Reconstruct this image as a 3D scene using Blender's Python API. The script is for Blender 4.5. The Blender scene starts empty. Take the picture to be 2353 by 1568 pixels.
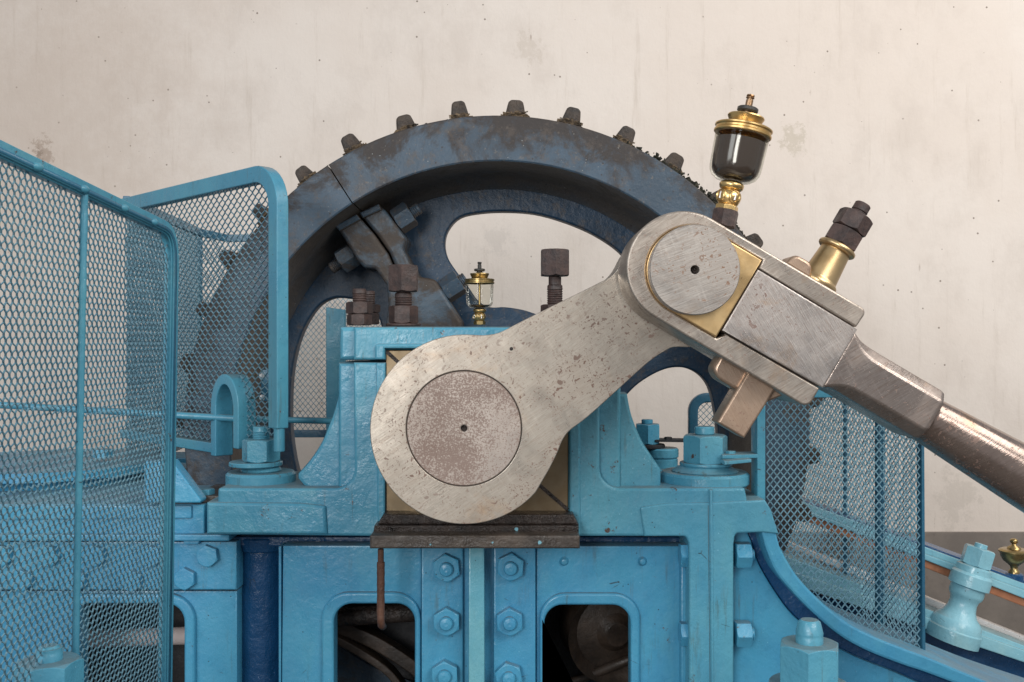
import bpy, bmesh, math, random
from mathutils import Vector, Matrix
from mathutils.geometry import tessellate_polygon
random.seed(7)
R = math.radians
SC = bpy.context.scene
COL = SC.collection

# ------------------------------------------------------------------ camera, light, exposure
CZ = 1.7           # eye height
D = 2.3            # metres from the eye to the front face of the machine frame (Y = 0)
cam = bpy.data.cameras.new('camera')
cam.sensor_width = 36.0
cam.lens = 36.0 * 2300 / 2353
cam.clip_start = 0.05
cam.clip_end = 100
cam_o = bpy.data.objects.new('camera', cam)
cam_o.location = (0, -D, CZ)
cam_o.rotation_euler = (R(90), 0, 0)
COL.objects.link(cam_o)
SC.camera = cam_o

world = bpy.data.worlds.new('World')
SC.world = world
world.use_nodes = True
wn = world.node_tree
wn.nodes.clear()
w_out = wn.nodes.new('ShaderNodeOutputWorld')
w_bg = wn.nodes.new('ShaderNodeBackground')
w_bg.inputs['Color'].default_value = (0.93, 0.95, 1.0, 1)
w_bg.inputs['Strength'].default_value = 0.38
wn.links.new(w_bg.outputs[0], w_out.inputs[0])

def area(name, loc, target, sx, sy, power, color):
    l = bpy.data.lights.new(name, 'AREA')
    l.shape = 'RECTANGLE'
    l.size = sx
    l.size_y = sy
    l.energy = power
    l.color = color
    o = bpy.data.objects.new(name, l)
    o.location = loc
    o.rotation_euler = (Vector(target) - Vector(loc)).to_track_quat('-Z', 'Y').to_euler()
    COL.objects.link(o)
    return o
area('window_and_fill_light', (2.6, -3.6, 4.2), (0.2, 0.6, 1.5), 2.4, 2.4, 130, (1.0, 0.97, 0.93))
area('window_and_fill_light', (-2.8, -3.4, 3.6), (-0.2, 0.5, 1.3), 1.6, 2.4, 48, (0.92, 0.96, 1.0))
area('window_and_fill_light', (-1.9, -6.2, 2.6), (0, 0, 1.3), 1.5, 2.4, 165, (1.0, 0.98, 0.96))  # unseen lamp added behind the eye so bumpy paint catches glints
area('window_and_fill_light', (3.4, -0.9, 4.2), (1.0, 2.4, 1.7), 2.2, 2.4, 78, (1.0, 0.96, 0.91))  # unseen lamp added to brighten the back wall

SC.view_settings.view_transform = 'Standard'
SC.view_settings.look = 'None'
SC.view_settings.exposure = 0.0
SC.view_settings.gamma = 1.0

# ------------------------------------------------------------------ helpers
def S(Y):
    return (D + Y) / 2300.0
def W(px, py, Y):
    s = S(Y)
    return Vector(((px - 1176.5) * s, Y, CZ + (784 - py) * s))

def link(name, me, mat, parent, kind=None, label=None):
    # recentre so that the origin sits in the middle of the piece
    if len(me.vertices):
        n = len(me.vertices)
        lo = [min(v.co[i] for v in me.vertices) for i in range(3)]
        hi = [max(v.co[i] for v in me.vertices) for i in range(3)]
        c = Vector([(lo[i] + hi[i]) / 2 for i in range(3)])
        me.transform(Matrix.Translation(-c))
    else:
        c = Vector((0, 0, 0))
    o = bpy.data.objects.new(name, me)
    COL.objects.link(o)
    if mat:
        me.materials.append(mat)
    base = Vector((0, 0, 0))
    p = parent
    while p is not None:
        base += p.location
        p = p.parent
    o.parent = parent
    o.location = c - base
    if kind: o['kind'] = kind
    if label: o['label'] = label
    return o

def thing(name, label, cat, loc, group=None):
    o = bpy.data.objects.new(name, None)
    o.empty_display_size = 0.05
    COL.objects.link(o)
    o.location = loc
    o['label'] = label
    o['category'] = cat
    if group: o['group'] = group
    return o

def mesh_from(verts, faces, smooth=True):
    me = bpy.data.meshes.new('m')
    me.from_pydata([tuple(v) for v in verts], [], faces)
    me.update()
    if smooth:
        me.polygons.foreach_set('use_smooth', [True] * len(me.polygons))
    return me

def fixn(me):
    bm = bmesh.new(); bm.from_mesh(me)
    bmesh.ops.recalc_face_normals(bm, faces=bm.faces)
    bm.to_mesh(me); bm.free()

def bevel(o, w, seg=2, ang=35):
    if w <= 0:
        return o
    m = o.modifiers.new('bevel', 'BEVEL')
    m.width = w; m.segments = seg; m.limit_method = 'ANGLE'; m.angle_limit = R(ang)
    m.use_clamp_overlap = False
    n = o.modifiers.new('wn', 'WEIGHTED_NORMAL')
    n.keep_sharp = True
    return o

def area2(p):
    return sum(p[i][0] * p[(i + 1) % len(p)][1] - p[(i + 1) % len(p)][0] * p[i][1] for i in range(len(p)))

def clean(lp):
    out = []
    for p in lp:
        p = Vector(p)
        if not out or (p - out[-1]).length > 2e-4: out.append(p)
    while len(out) > 3 and (out[0] - out[-1]).length < 2e-4: out.pop()
    return out
def inset(lp, w, nrm, hole):
    """offset a closed planar loop by w towards the material"""
    k = len(lp); out = []
    A = Vector((0, 0, 0))
    for i in range(k): A += lp[i].cross(lp[(i + 1) % k])
    sgn = 1 if A.dot(nrm) > 0 else -1
    if hole: sgn = -sgn
    for i in range(k):
        d0 = (lp[i] - lp[i - 1]).normalized(); d1 = (lp[(i + 1) % k] - lp[i]).normalized()
        n0 = nrm.cross(d0) * sgn; n1 = nrm.cross(d1) * sgn
        b = n0 + n1
        if b.length < .3: b = n0
        b.normalize()
        out.append(lp[i] + b * (w / max(.45, b.dot(n0))))
    # where a small radius folds over, collapse the folded run onto its middle
    for _ in range(12):
        bad = [i for i in range(k) if (out[(i + 1) % k] - out[i]).dot(lp[(i + 1) % k] - lp[i]) < -1e-12]
        if not bad: break
        done = set()
        for i in bad:
            if i in done: continue
            run = [i]; j = i
            while (j + 1) % k in bad and (j + 1) % k not in run: j = (j + 1) % k; run.append(j)
            j = i
            while (j - 1) % k in bad and (j - 1) % k not in run: j = (j - 1) % k; run.insert(0, j)
            done.update(run)
            ids = run + [(run[-1] + 1) % k]
            c = sum((out[q] for q in ids), Vector((0, 0, 0))) / len(ids)
            for q in ids: out[q] = c.copy()
    return out
def prism3(name, loops, ext, mat, parent, bev=0.004, seg=2, kind=None, label=None):
    """loops: closed 3-D loops in one plane (first the outline, the rest holes); ext: extrusion vector.
    The front edge is rounded with radius bev; corners of the outline stay crisp."""
    ext = Vector(ext); dirn = ext.normalized()
    loops = [clean(l) for l in loops]
    verts = []; faces = []; flat = []
    seg = max(seg, 1); K = seg + 1 if bev > 0 else 1
    capF = []; capB = []; sharp = []
    for li, lp in enumerate(loops):
        rings = []
        if bev > 0:
            for t in range(K):
                q = math.pi / 2 * t / seg
                pts = inset(lp, bev * (1 - math.sin(q)), dirn, li > 0) if t < seg else lp
                rings.append([p + dirn * bev * (1 - math.cos(q)) for p in pts])
        else:
            rings.append(lp)
        rings.append([p + ext for p in lp])
        k = len(lp); base = len(verts)
        for r_ in rings: verts += r_
        for t in range(len(rings) - 1):
            for i in range(k):
                a = base + t * k + i; b = base + t * k + (i + 1) % k
                faces.append([a, b, b + k, a + k]); flat.append(False)
        capF.append(list(range(base, base + k))); capB.append(list(range(base + (len(rings) - 1) * k, base + len(rings) * k)))
    for cap in (capF, capB):
        idx = [i for c in cap for i in c]
        for t in tessellate_polygon([[verts[i] for i in c] for c in cap]):
            faces.append([idx[i] for i in t]); flat.append(True)
    me = mesh_from(verts, faces)
    me.polygons.foreach_set('use_smooth', [not x for x in flat])
    bm = bmesh.new(); bm.from_mesh(me)
    bmesh.ops.recalc_face_normals(bm, faces=bm.faces)
    for e in bm.edges:
        if len(e.link_faces) == 2 and e.calc_face_angle(0) > R(33): e.smooth = False
    bm.to_mesh(me); bm.free()
    return link(name, me, mat, parent, kind, label)

def prism(name, poly, Y0, Y1, mat, parent, bev=0.004, holes=(), seg=2, kind=None, label=None):
    loops = [[W(x, y, Y0) for x, y in poly]] + [[W(x, y, Y0) for x, y in h] for h in holes]
    return prism3(name, loops, (0, Y1 - Y0, 0), mat, parent, bev, seg, kind, label)

def rp(pts, n=6):
    """rounded polygon: pts (x, y, radius)"""
    out = []
    k = len(pts)
    for i in range(k):
        x, y = pts[i][:2]; r = pts[i][2] if len(pts[i]) > 2 else 0
        if r <= 0:
            out.append((x, y)); continue
        a = Vector(pts[i - 1][:2]) - Vector((x, y)); b = Vector(pts[(i + 1) % k][:2]) - Vector((x, y))
        la, lb = a.length, b.length; a.normalize(); b.normalize()
        ang = math.acos(max(-1, min(1, a.dot(b))))
        t = min(r / math.tan(ang / 2), la * .49, lb * .49)
        rr = t * math.tan(ang / 2)
        bis = (a + b).normalized(); c = Vector((x, y)) + bis * (rr / math.sin(ang / 2))
        p0 = Vector((x, y)) + a * t - c; p1 = Vector((x, y)) + b * t - c
        a0 = math.atan2(p0.y, p0.x); a1 = math.atan2(p1.y, p1.x)
        d = (a1 - a0 + math.pi) % (2 * math.pi) - math.pi
        for j in range(n + 1):
            q = a0 + d * j / n
            out.append((c.x + rr * math.cos(q), c.y + rr * math.sin(q)))
    return out

def rect(x0, y0, x1, y1, r=0):
    return rp([(x0, y0, r), (x1, y0, r), (x1, y1, r), (x0, y1, r)])
def arc(cx, cy, r, a0, a1, n=24, incl=True):
    m = n + 1 if incl else n
    return [(cx + r * math.cos(R(a0 + (a1 - a0) * i / n)), cy + r * math.sin(R(a0 + (a1 - a0) * i / n))) for i in range(m)]
def circ(cx, cy, r, n=48):
    return arc(cx, cy, r, 0, 360, n, False)
def smooth_pts(pts, n=5, closed=False):
    """Catmull-Rom through pts"""
    out = []; k = len(pts)
    rng = range(k if closed else k - 1)
    for i in rng:
        p = [Vector(pts[(i + j - 1) % k] if closed else pts[max(0, min(k - 1, i + j - 1))]) for j in range(4)]
        for s in range(n):
            t = s / n
            q = 0.5 * ((2 * p[1]) + (p[2] - p[0]) * t + (2 * p[0] - 5 * p[1] + 4 * p[2] - p[3]) * t * t + (3 * p[1] - p[0] - 3 * p[2] + p[3]) * t ** 3)
            out.append(tuple(q))
    if not closed: out.append(tuple(pts[-1]))
    return out

def frame(axis):
    a = Vector(axis).normalized()
    h = Vector((0, 1, 0)) if abs(a.y) < .9 else Vector((1, 0, 0))
    x = a.cross(h).normalized(); y = a.cross(x).normalized()
    return a, x, y

def lathe(name, prof, base, axis, mat, parent, seg=40, smooth_angle=32, kind=None, label=None):
    a, x, y = frame(axis)
    base = Vector(base); verts = []; faces = []; rings = []; nf = []
    for r, t in prof:
        if r <= 1e-7:
            rings.append([len(verts)]); verts.append(base + a * t)
        else:
            rings.append(list(range(len(verts), len(verts) + seg)))
            for i in range(seg):
                q = 2 * math.pi * i / seg
                verts.append(base + a * t + x * (r * math.cos(q)) + y * (r * math.sin(q)))
    for k in range(len(rings) - 1):
        A, B = rings[k], rings[k + 1]
        fl = abs(prof[k][1] - prof[k + 1][1]) < .12 * abs(prof[k][0] - prof[k + 1][0]) and abs(prof[k][0] - prof[k + 1][0]) > .004
        for i in range(seg):
            j = (i + 1) % seg
            if len(A) == 1 and len(B) == 1: break
            nf.append(not fl)
            if len(A) == 1: faces.append([A[0], B[i], B[j]])
            elif len(B) == 1: faces.append([A[i], A[j], B[0]])
            else: faces.append([A[i], A[j], B[j], B[i]])
    me = mesh_from(verts, faces)
    me.polygons.foreach_set('use_smooth', nf)
    fixn(me)
    bm = bmesh.new(); bm.from_mesh(me)
    for e in bm.edges:
        if len(e.link_faces) == 2 and e.calc_face_angle(0) > R(smooth_angle): e.smooth = False
    bm.to_mesh(me); bm.free()
    return link(name, me, mat, parent, kind, label)

def cyl(name, base, axis, r, h, mat, parent, ch=0.0015, seg=40, r2=None, label=None):
    r2 = r if r2 is None else r2
    return lathe(name, [(0, 0), (r - ch, 0), (r, ch), (r2, h - ch), (r2 - ch, h), (0, h)], base, axis, mat, parent, seg, label=label)

def nut_mesh(base, axis, rc, h, rot=0, both=True, dome=0.0, warp=0.0):
    """chamfered hexagon; rc = radius to the corners"""
    a, x, y = frame(axis); base = Vector(base)
    ap = rc * math.cos(R(30)); N = 36; verts = []; faces = []
    def ring(f, z):
        s = len(verts)
        for i in range(N):
            q = 2 * math.pi * i / N
            rr, zz = f(q)
            verts.append(base + a * (z + zz) + x * (rr * math.cos(q + rot)) + y * (rr * math.sin(q + rot)))
        return list(range(s, s + N))
    hexr = lambda q: ap / math.cos((q % (math.pi / 3)) - math.pi / 6)
    rings = []
    if both:
        rings.append(ring(lambda q: (ap * .97, 0), 0))
        rings.append(ring(lambda q: (hexr(q), (hexr(q) - ap * .97) * .55), 0))
    else:
        rings.append(ring(lambda q: (hexr(q), 0), 0))
    rings.append(ring(lambda q: (hexr(q), -(hexr(q) - ap * .97) * .55), h))
    rings.append(ring(lambda q: (ap * .97, 0), h))
    rings.append(ring(lambda q: (ap * .6, dome), h))
    for k in range(len(rings) - 1):
        A, B = rings[k], rings[k + 1]
        for i in range(N):
            j = (i + 1) % N
            faces.append([A[i], A[j], B[j], B[i]])
    faces.append(rings[0][::-1]); faces.append(rings[-1])
    me = mesh_from(verts, faces, False)
    fixn(me)
    return me
def nut(name, base, axis, rc, h, mat, parent, rot=0, both=True, label=None):
    o = link(name, nut_mesh(base, axis, rc, h, rot, both), mat, parent, None, label)
    m = o.modifiers.new('bevel', 'BEVEL'); m.width = rc * .03; m.segments = 2; m.limit_method = 'ANGLE'; m.angle_limit = R(20)
    return o
def stud(name, base, axis, r, h, mat, parent, thread=(0, 1), pitch=0.004, label=None):
    prof = [(0, 0), (r, 0)]
    t0, t1 = thread[0] * h, thread[1] * h
    z = t0
    if t0 > 0: prof.append((r, t0))
    while z < t1 - pitch * .5:
        prof += [(r * .9, z + pitch * .25), (r, z + pitch * .6), (r, z + pitch * .8)]
        z += pitch
    prof += [(r * .97, min(z, h * .96) + .0005), (r * .97, h - r * .12), (r * .85, h), (0, h + .0004)]
    return lathe(name, prof, base, axis, mat, parent, 28, label=label)

def sweep(name, path, prof, nrm, mat, parent, closed=False, bev=0.0, kind=None, label=None):
    """rectangular / polygonal profile [(side, normal)] swept along a planar path with fixed plane normal"""
    n = Vector(nrm).normalized(); P = [Vector(p) for p in path]; k = len(P); m = len(prof)
    verts = []; faces = []
    for i in range(k):
        if closed: t0 = (P[i] - P[i - 1]).normalized(); t1 = (P[(i + 1) % k] - P[i]).normalized()
        else:
            t0 = (P[i] - P[max(i - 1, 0)]); t1 = (P[min(i + 1, k - 1)] - P[i])
            if t0.length < 1e-9: t0 = t1
            if t1.length < 1e-9: t1 = t0
            t0 = t0.normalized(); t1 = t1.normalized()
        t = (t0 + t1).normalized(); s = n.cross(t).normalized()
        f = 1 / max(.4, t.dot(t1))
        for a, b in prof: verts.append(P[i] + s * a * f + n * b)
    kk = k if closed else k - 1
    for i in range(kk):
        for j in range(m):
            a = i * m + j; b = i * m + (j + 1) % m; i2 = (i + 1) % k
            faces.append([a, b, i2 * m + (j + 1) % m, i2 * m + j])
    if not closed:
        faces.append(list(range(m))[::-1]); faces.append([(k - 1) * m + j for j in range(m)])
    me = mesh_from(verts, faces); fixn(me)
    o = link(name, me, mat, parent, kind, label)
    return bevel(o, bev, 2, 30) if bev else o
def box_prof(w, d, s0=0, n0=0):
    return [(s0 - w / 2, n0 - d / 2), (s0 + w / 2, n0 - d / 2), (s0 + w / 2, n0 + d / 2), (s0 - w / 2, n0 + d / 2)]
def rod_between(name, a, b, r, mat, parent, seg=20, label=None, lump=0.0):
    a, b = Vector(a), Vector(b); L = (b - a).length
    if not lump:
        return lathe(name, [(0, 0), (r, 0), (r, L), (0, L)], a, b - a, mat, parent, seg, 50, label=label)
    n = int(L / .008); prof = [(0, 0), (r, 0)]
    for i in range(1, n): prof.append((r * (1 + lump * random.uniform(-1, 1)), L * i / n))
    prof += [(r, L), (0, L)]
    return lathe(name, prof, a, b - a, mat, parent, seg, 60, label=label)

def tube_path(name, path, r, mat, parent, seg=14, label=None):
    P = [Vector(p) for p in path]; verts = []; faces = []
    up = None
    for i, p in enumerate(P):
        t = (P[min(i + 1, len(P) - 1)] - P[max(i - 1, 0)]).normalized()
        if up is None:
            up = Vector((0, 1, 0)) if abs(t.y) < .9 else Vector((1, 0, 0))
        x = t.cross(up).normalized(); y = x.cross(t).normalized(); up = y
        for j in range(seg):
            q = 2 * math.pi * j / seg
            verts.append(p + x * r * math.cos(q) + y * r * math.sin(q))
    for i in range(len(P) - 1):
        for j in range(seg):
            k = (j + 1) % seg
            faces.append([i * seg + j, i * seg + k, (i + 1) * seg + k, (i + 1) * seg + j])
    faces.append(list(range(seg))); faces.append([(len(P) - 1) * seg + j for j in range(seg)])
    me = mesh_from(verts, faces); fixn(me)
    return link(name, me, mat, parent, None, label)

def pip(x, y, poly):
    c = False; j = len(poly) - 1
    for i in range(len(poly)):
        xi, yi = poly[i]; xj, yj = poly[j]
        if (yi > y) != (yj > y) and x < (xj - xi) * (y - yi) / (yj - yi) + xi: c = not c
        j = i
    return c

def wire_mesh(o, u, v, poly, cw, chh, mat, parent, ww=0.0024, wd=0.0032, holes=(), weave=0.0004, hyf=.0):
    """diamond expanded mesh in the plane o + a*u + b*v, clipped to poly (a, b)"""
    o = Vector(o); u = Vector(u).normalized(); v = Vector(v).normalized(); n = u.cross(v).normalized()
    a0 = min(p[0] for p in poly); a1 = max(p[0] for p in poly); b0 = min(p[1] for p in poly); b1 = max(p[1] for p in poly)
    verts = []; faces = []
    NI = int((a1 - a0) / (cw / 2)) + 2; NJ = int((b1 - b0) / (chh / 2)) + 2
    hy = chh * hyf
    for i in range(-1, NI):
        cx = a0 + i * cw / 2
        line = []
        for j in range(-1, NJ):
            sgn = 1 if (i + j) % 2 == 0 else -1
            x = cx + sgn * (cw / 4)
            y = b0 + j * chh / 2
            dz = weave * (1 if j % 2 else -1)
            if hy: line.append((x, y - hy, dz)); line.append((x, y + hy, dz))
            else: line.append((x, y, dz))
        prev = None
        for (x, y, dz) in line:
            ok = pip(x, y, poly) and not any(pip(x, y, h) for h in holes)
            if not ok:
                prev = None; continue
            s = len(verts); c = o + u * x + v * y + n * dz
            for (aa, bb) in ((-ww / 2, -wd / 2), (ww / 2, -wd / 2), (ww / 2, wd / 2), (-ww / 2, wd / 2)):
                verts.append(c + u * aa + n * bb)
            if prev is not None:
                for q in range(4):
                    r = (q + 1) % 4
                    faces.append([prev + q, prev + r, s + r, s + q])
            prev = s
    me = mesh_from(verts, faces, False)
    ob = link('wire_mesh', me, mat, parent, 'stuff')
    return ob

# ------------------------------------------------------------------ materials
class NT:
    def __init__(self, name):
        self.m = bpy.data.materials.new(name); self.m.use_nodes = True
        self.t = self.m.node_tree; self.t.nodes.clear()
        self.out = self.t.nodes.new('ShaderNodeOutputMaterial')
        self.b = self.t.nodes.new('ShaderNodeBsdfPrincipled')
        self.t.links.new(self.b.outputs[0], self.out.inputs[0])
        self.geo = self.t.nodes.new('ShaderNodeNewGeometry')
        self.pos = self.geo.outputs['Position']
    def l(self, a, b): self.t.links.new(a, b)
    def inp(self, node, k, v):
        if hasattr(v, 'links') or hasattr(v, 'is_linked'): self.l(v, node.inputs[k])
        else:
            node.inputs[k].default_value = v if not isinstance(v, tuple) or len(v) != 3 or node.inputs[k].type != 'RGBA' else (*v, 1)
    def mapped(self, scale=(1, 1, 1), rot=(0, 0, 0), loc=(0, 0, 0)):
        n = self.t.nodes.new('ShaderNodeMapping'); self.l(self.pos, n.inputs['Vector'])
        n.inputs['Scale'].default_value = scale; n.inputs['Rotation'].default_value = rot; n.inputs['Location'].default_value = loc
        return n.outputs[0]
    def noise(self, scale, detail=4, rough=.55, vec=None, dist=0.0):
        n = self.t.nodes.new('ShaderNodeTexNoise'); self.l(vec or self.pos, n.inputs['Vector'])
        n.inputs['Scale'].default_value = scale; n.inputs['Detail'].default_value = detail
        n.inputs['Roughness'].default_value = rough; n.inputs['Distortion'].default_value = dist
        return n.outputs[0]
    def vor(self, scale, vec=None, feat='F1', out=0):
        n = self.t.nodes.new('ShaderNodeTexVoronoi'); n.feature = feat; self.l(vec or self.pos, n.inputs['Vector'])
        n.inputs['Scale'].default_value = scale
        return n.outputs[out]
    def ramp(self, x, a, b, lo=0.0, hi=1.0):
        n = self.t.nodes.new('ShaderNodeMapRange'); n.interpolation_type = 'SMOOTHSTEP'; n.clamp = True
        self.inp(n, 0, x); n.inputs[1].default_value = a; n.inputs[2].default_value = b
        n.inputs[3].default_value = lo; n.inputs[4].default_value = hi
        return n.outputs[0]
    def math(self, op, a, b=0.0):
        n = self.t.nodes.new('ShaderNodeMath'); n.operation = op
        self.inp(n, 0, a); self.inp(n, 1, b); return n.outputs[0]
    def mix(self, f, a, b, mode='MIX'):
        n = self.t.nodes.new('ShaderNodeMix'); n.data_type = 'RGBA'; n.blend_type = mode
        self.inp(n, 0, f)
        for k, v in ((6, a), (7, b)):
            if hasattr(v, 'is_linked'): self.l(v, n.inputs[k])
            else: n.inputs[k].default_value = (*v, 1)
        return n.outputs[2]
    def bump(self, h, strength, dist, prev=None):
        n = self.t.nodes.new('ShaderNodeBump'); self.l(h, n.inputs['Height'])
        n.inputs['Strength'].default_value = strength; n.inputs['Distance'].default_value = dist
        if prev is not None: self.l(prev, n.inputs['Normal'])
        return n.outputs[0]
    def upness(self):
        n = self.t.nodes.new('ShaderNodeSeparateXYZ'); self.l(self.geo.outputs['Normal'], n.inputs[0]); return n.outputs[2]
    def sep(self, v=None):
        n = self.t.nodes.new('ShaderNodeSeparateXYZ'); self.l(v or self.pos, n.inputs[0]); return n.outputs
    def done(self, color, rough, metal=0.0, normal=None, spec=None, coat=None):
        self.inp(self.b, 'Base Color', color); self.inp(self.b, 'Roughness', rough); self.inp(self.b, 'Metallic', metal)
        if normal is not None: self.l(normal, self.b.inputs['Normal'])
        if spec is not None: self.b.inputs['Specular IOR Level'].default_value = spec
        if coat: self.b.inputs['Coat Weight'].default_value = coat; self.b.inputs['Coat Roughness'].default_value = .15
        return self.m

def paint(name, ca, cb, rough=.30, lump=1.0, dust=.55, grime=.5, chips=0.0, specks=1.0, light=.6):
    t = NT(name)
    f1 = t.ramp(t.noise(3.2, 4, .6), .32, .68)
    c = t.mix(f1, ca, cb)
    cg = tuple(min(1, x * y) for x, y in zip(ca, (1.35, 1.10, .96)))
    c = t.mix(t.ramp(t.noise(9, 5, .65, t.mapped((1, 1, .35))), .5, .78, 0, .55), c, cg)
    cd = tuple(x * .72 for x in cb)
    c = t.mix(t.ramp(t.noise(26, 6, .7), .52, .8, 0, .5), c, cd)
    # oily runs and dirt
    st = t.ramp(t.noise(7, 6, .75, t.mapped((4, 4, .5))), .57, .76, 0, grime)
    c = t.mix(st, c, (.075, .085, .055))
    st2 = t.math('MULTIPLY', t.ramp(t.noise(5, 5, .7, t.mapped((17, 17, .8))), .57, .70), t.ramp(t.noise(4, 4, .7, t.mapped((1, 1, 1), (0, 0, 0), (4, 4, 4))), .48, .66, 0, grime * .9))
    c = t.mix(st2, c, (.085, .075, .045))
    crk = t.math('MULTIPLY', t.ramp(t.vor(9, t.mapped((1, 1, 1.6), (.3, 0, .4)), 'DISTANCE_TO_EDGE'), .010, .003), t.ramp(t.noise(13, 4, .7, t.mapped((1, 1, 1), (0, 0, 0), (8, 1, 3))), .60, .66, 0, .8))
    c = t.mix(crk, c, (.03, .035, .035))
    sp = t.math('MULTIPLY', t.ramp(t.vor(55), .10, .05), t.ramp(t.noise(17, 2), .53, .6))
    c = t.mix(t.math('MULTIPLY', sp, specks), c, (.02, .02, .02))
    lt = t.math('MULTIPLY', t.ramp(t.vor(75, t.mapped((1, 1, 1), (0, 0, 0), (3, 1, 7))), .13, .06), t.ramp(t.noise(12, 2), .56, .63))
    c = t.mix(t.math('MULTIPLY', lt, light), c, tuple(min(.75, x * 1.3 + .16) for x in ca))
    if chips:
        ch = t.ramp(t.noise(20, 8, .75), .66 - chips * .12, .70 - chips * .12)
        c = t.mix(ch, c, (.09, .05, .035))
    du = t.math('MULTIPLY', t.ramp(t.upness(), .75, .97), t.ramp(t.noise(12, 5, .7), .28, .62, dust * .35, dust))
    c = t.mix(du, c, (.19, .165, .13))
    r = t.ramp(t.noise(14, 5, .6), .3, .7, rough - .08, rough + .14)
    r = t.math('ADD', r, t.math('MULTIPLY', du, .35))
    b = t.bump(t.noise(34, 3, .55, t.mapped((1, 1, .75)), .25), .42 * lump, .007)
    b = t.bump(t.noise(110, 3, .6), .45 * lump, .0028, b)
    b = t.bump(t.noise(330, 2, .5), .30 * lump, .0010, b)
    b = t.bump(t.noise(9, 2, .5), .35 * lump, .014, b)
    return t.done(c, r, 0, b, .5)

BLUE = paint('light_blue_paint', (.072, .325, .495), (.048, .252, .435), lump=.65, rough=.30, chips=.15)
TEAL = paint('teal_blue_paint', (.104, .340, .445), (.060, .262, .395), lump=.8, grime=.85, rough=.28, chips=.35)
PALE = paint('pale_rib_paint', (.17, .42, .47), (.11, .36, .47), lump=.7, grime=.9)
RBLUE = paint('bright_bed_paint', (.24, .48, .56), (.16, .40, .51), lump=.6, grime=.25, rough=.24)
GUARD = paint('guard_blue_paint', (.075, .295, .40), (.055, .235, .35), lump=.5, dust=.6, grime=.6, chips=.25)
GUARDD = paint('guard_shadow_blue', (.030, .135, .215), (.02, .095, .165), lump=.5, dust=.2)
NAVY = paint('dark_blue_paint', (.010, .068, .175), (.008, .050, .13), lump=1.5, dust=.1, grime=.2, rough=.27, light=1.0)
WIRE = paint('wire_blue_paint', (.15, .29, .36), (.10, .215, .285), lump=.2, dust=.1, grime=.3, specks=.3)

def gear_paint(name, blue, amount, dark, radial=False):
    t = NT(name)
    c = t.mix(t.ramp(t.noise(5, 5, .6), .35, .65), blue, tuple(x * .7 for x in blue))
    rn = t.noise(8.5, 10, .74, None, .4)
    if radial:      # greasy wear creeps in from the toothed edge of the rim
        x, y, z = t.sep()[:3]
        dx = t.math('SUBTRACT', x, W(1142, 985, .40).x); dz = t.math('SUBTRACT', z, W(1142, 985, .40).z)
        rr = t.math('SQRT', t.math('ADD', t.math('MULTIPLY', dx, dx), t.math('MULTIPLY', dz, dz)))
        rn = t.math('ADD', rn, t.ramp(rr, .74, .85, -.05, .09))
    rust = t.ramp(rn, amount - .04, amount + .14)
    c = t.mix(rust, c, dark)
    if radial:
        ny = t.math('ABSOLUTE', t.sep(t.geo.outputs['Normal'])[1])
        c = t.mix(t.math('MULTIPLY', t.ramp(ny, .8, .3), t.ramp(t.noise(6, 6, .7), .3, .6, .55, .95)), c, (.115, .095, .078))
    c = t.mix(t.ramp(t.noise(26, 8, .75), .50, .66, 0, .6), c, (.085, .068, .056))
    c = t.mix(t.ramp(t.noise(60, 6, .75), .58, .66, 0, .6), c, (.16, .135, .11))
    c = t.mix(t.ramp(t.vor(34), .12, .05, 0, .8), c, (.03, .022, .02))
    gr = t.math('MULTIPLY', t.ramp(t.vor(60, t.mapped((1, 1, 1), (0, 0, 0), (2, 5, 1))), .1, .04), t.ramp(t.noise(8), .52, .6))
    c = t.mix(gr, c, (.28, .30, .30))
    b = t.bump(t.noise(22, 6, .65), .5, .008)
    b = t.bump(t.noise(120, 3), .25, .002, b)
    return t.done(c, t.ramp(rust, 0, 1, .42, .6), 0, b, .4)
GEAR = gear_paint('worn_gear_paint', (.052, .088, .128), .50, (.037, .031, .029), True)
WEB = gear_paint('gear_web_paint', (.021, .056, .105), .60, (.030, .027, .027))
LUG = gear_paint('greasy_lug_paint', (.065, .105, .145), .43, (.056, .044, .036))

def grease(name, c0, c1, rough=.35, bmp=1.0, scale=30):
    t = NT(name)
    c = t.mix(t.ramp(t.noise(scale, 8, .7), .35, .65), c0, c1)
    c = t.mix(t.ramp(t.noise(scale * .3, 5, .7), .55, .75, 0, .6), c, tuple(min(1, x * 1.7) for x in c1))
    b = t.bump(t.noise(scale * 2.2, 6, .7), .7 * bmp, .006)
    b = t.bump(t.noise(scale * 9, 3), .4 * bmp, .002, b)
    return t.done(c, t.ramp(t.noise(scale * .7, 4), .35, .65, rough - .1, rough + .15), 0, b, .5)
RUST = grease('rusty_bolt_steel', (.030, .020, .019), (.068, .040, .034), .5, .5, 40)
TOOTH = grease('greasy_tooth_wood', (.026, .021, .018), (.062, .044, .032), .5, 1.3, 34)
ROPE = grease('packing_hemp', (.028, .022, .018), (.24, .17, .10), .8, 2.2, 60)
MOSS = grease('crumbled_grease', (.010, .012, .009), (.06, .055, .03), .7, 3, 60)
OILY = grease('black_oily_steel', (.012, .009, .008), (.045, .032, .026), .2, 1.5, 30)
SLAB = grease('oily_brown_steel', (.045, .036, .030), (.095, .075, .060), .3, 1, 14)
PIPE = grease('rusty_pipe_metal', (.075, .032, .020), (.13, .06, .035), .6, 1, 30)
DARK = grease('dark_metal_and_shade', (.008, .010, .014), (.018, .018, .020), .6, .6, 12)  # rear bolt metal, also the plates added to blacken the window interiors
BAND = grease('brown_rim_metal', (.02, .014, .010), (.05, .034, .024), .5, .6, 16)
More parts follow.
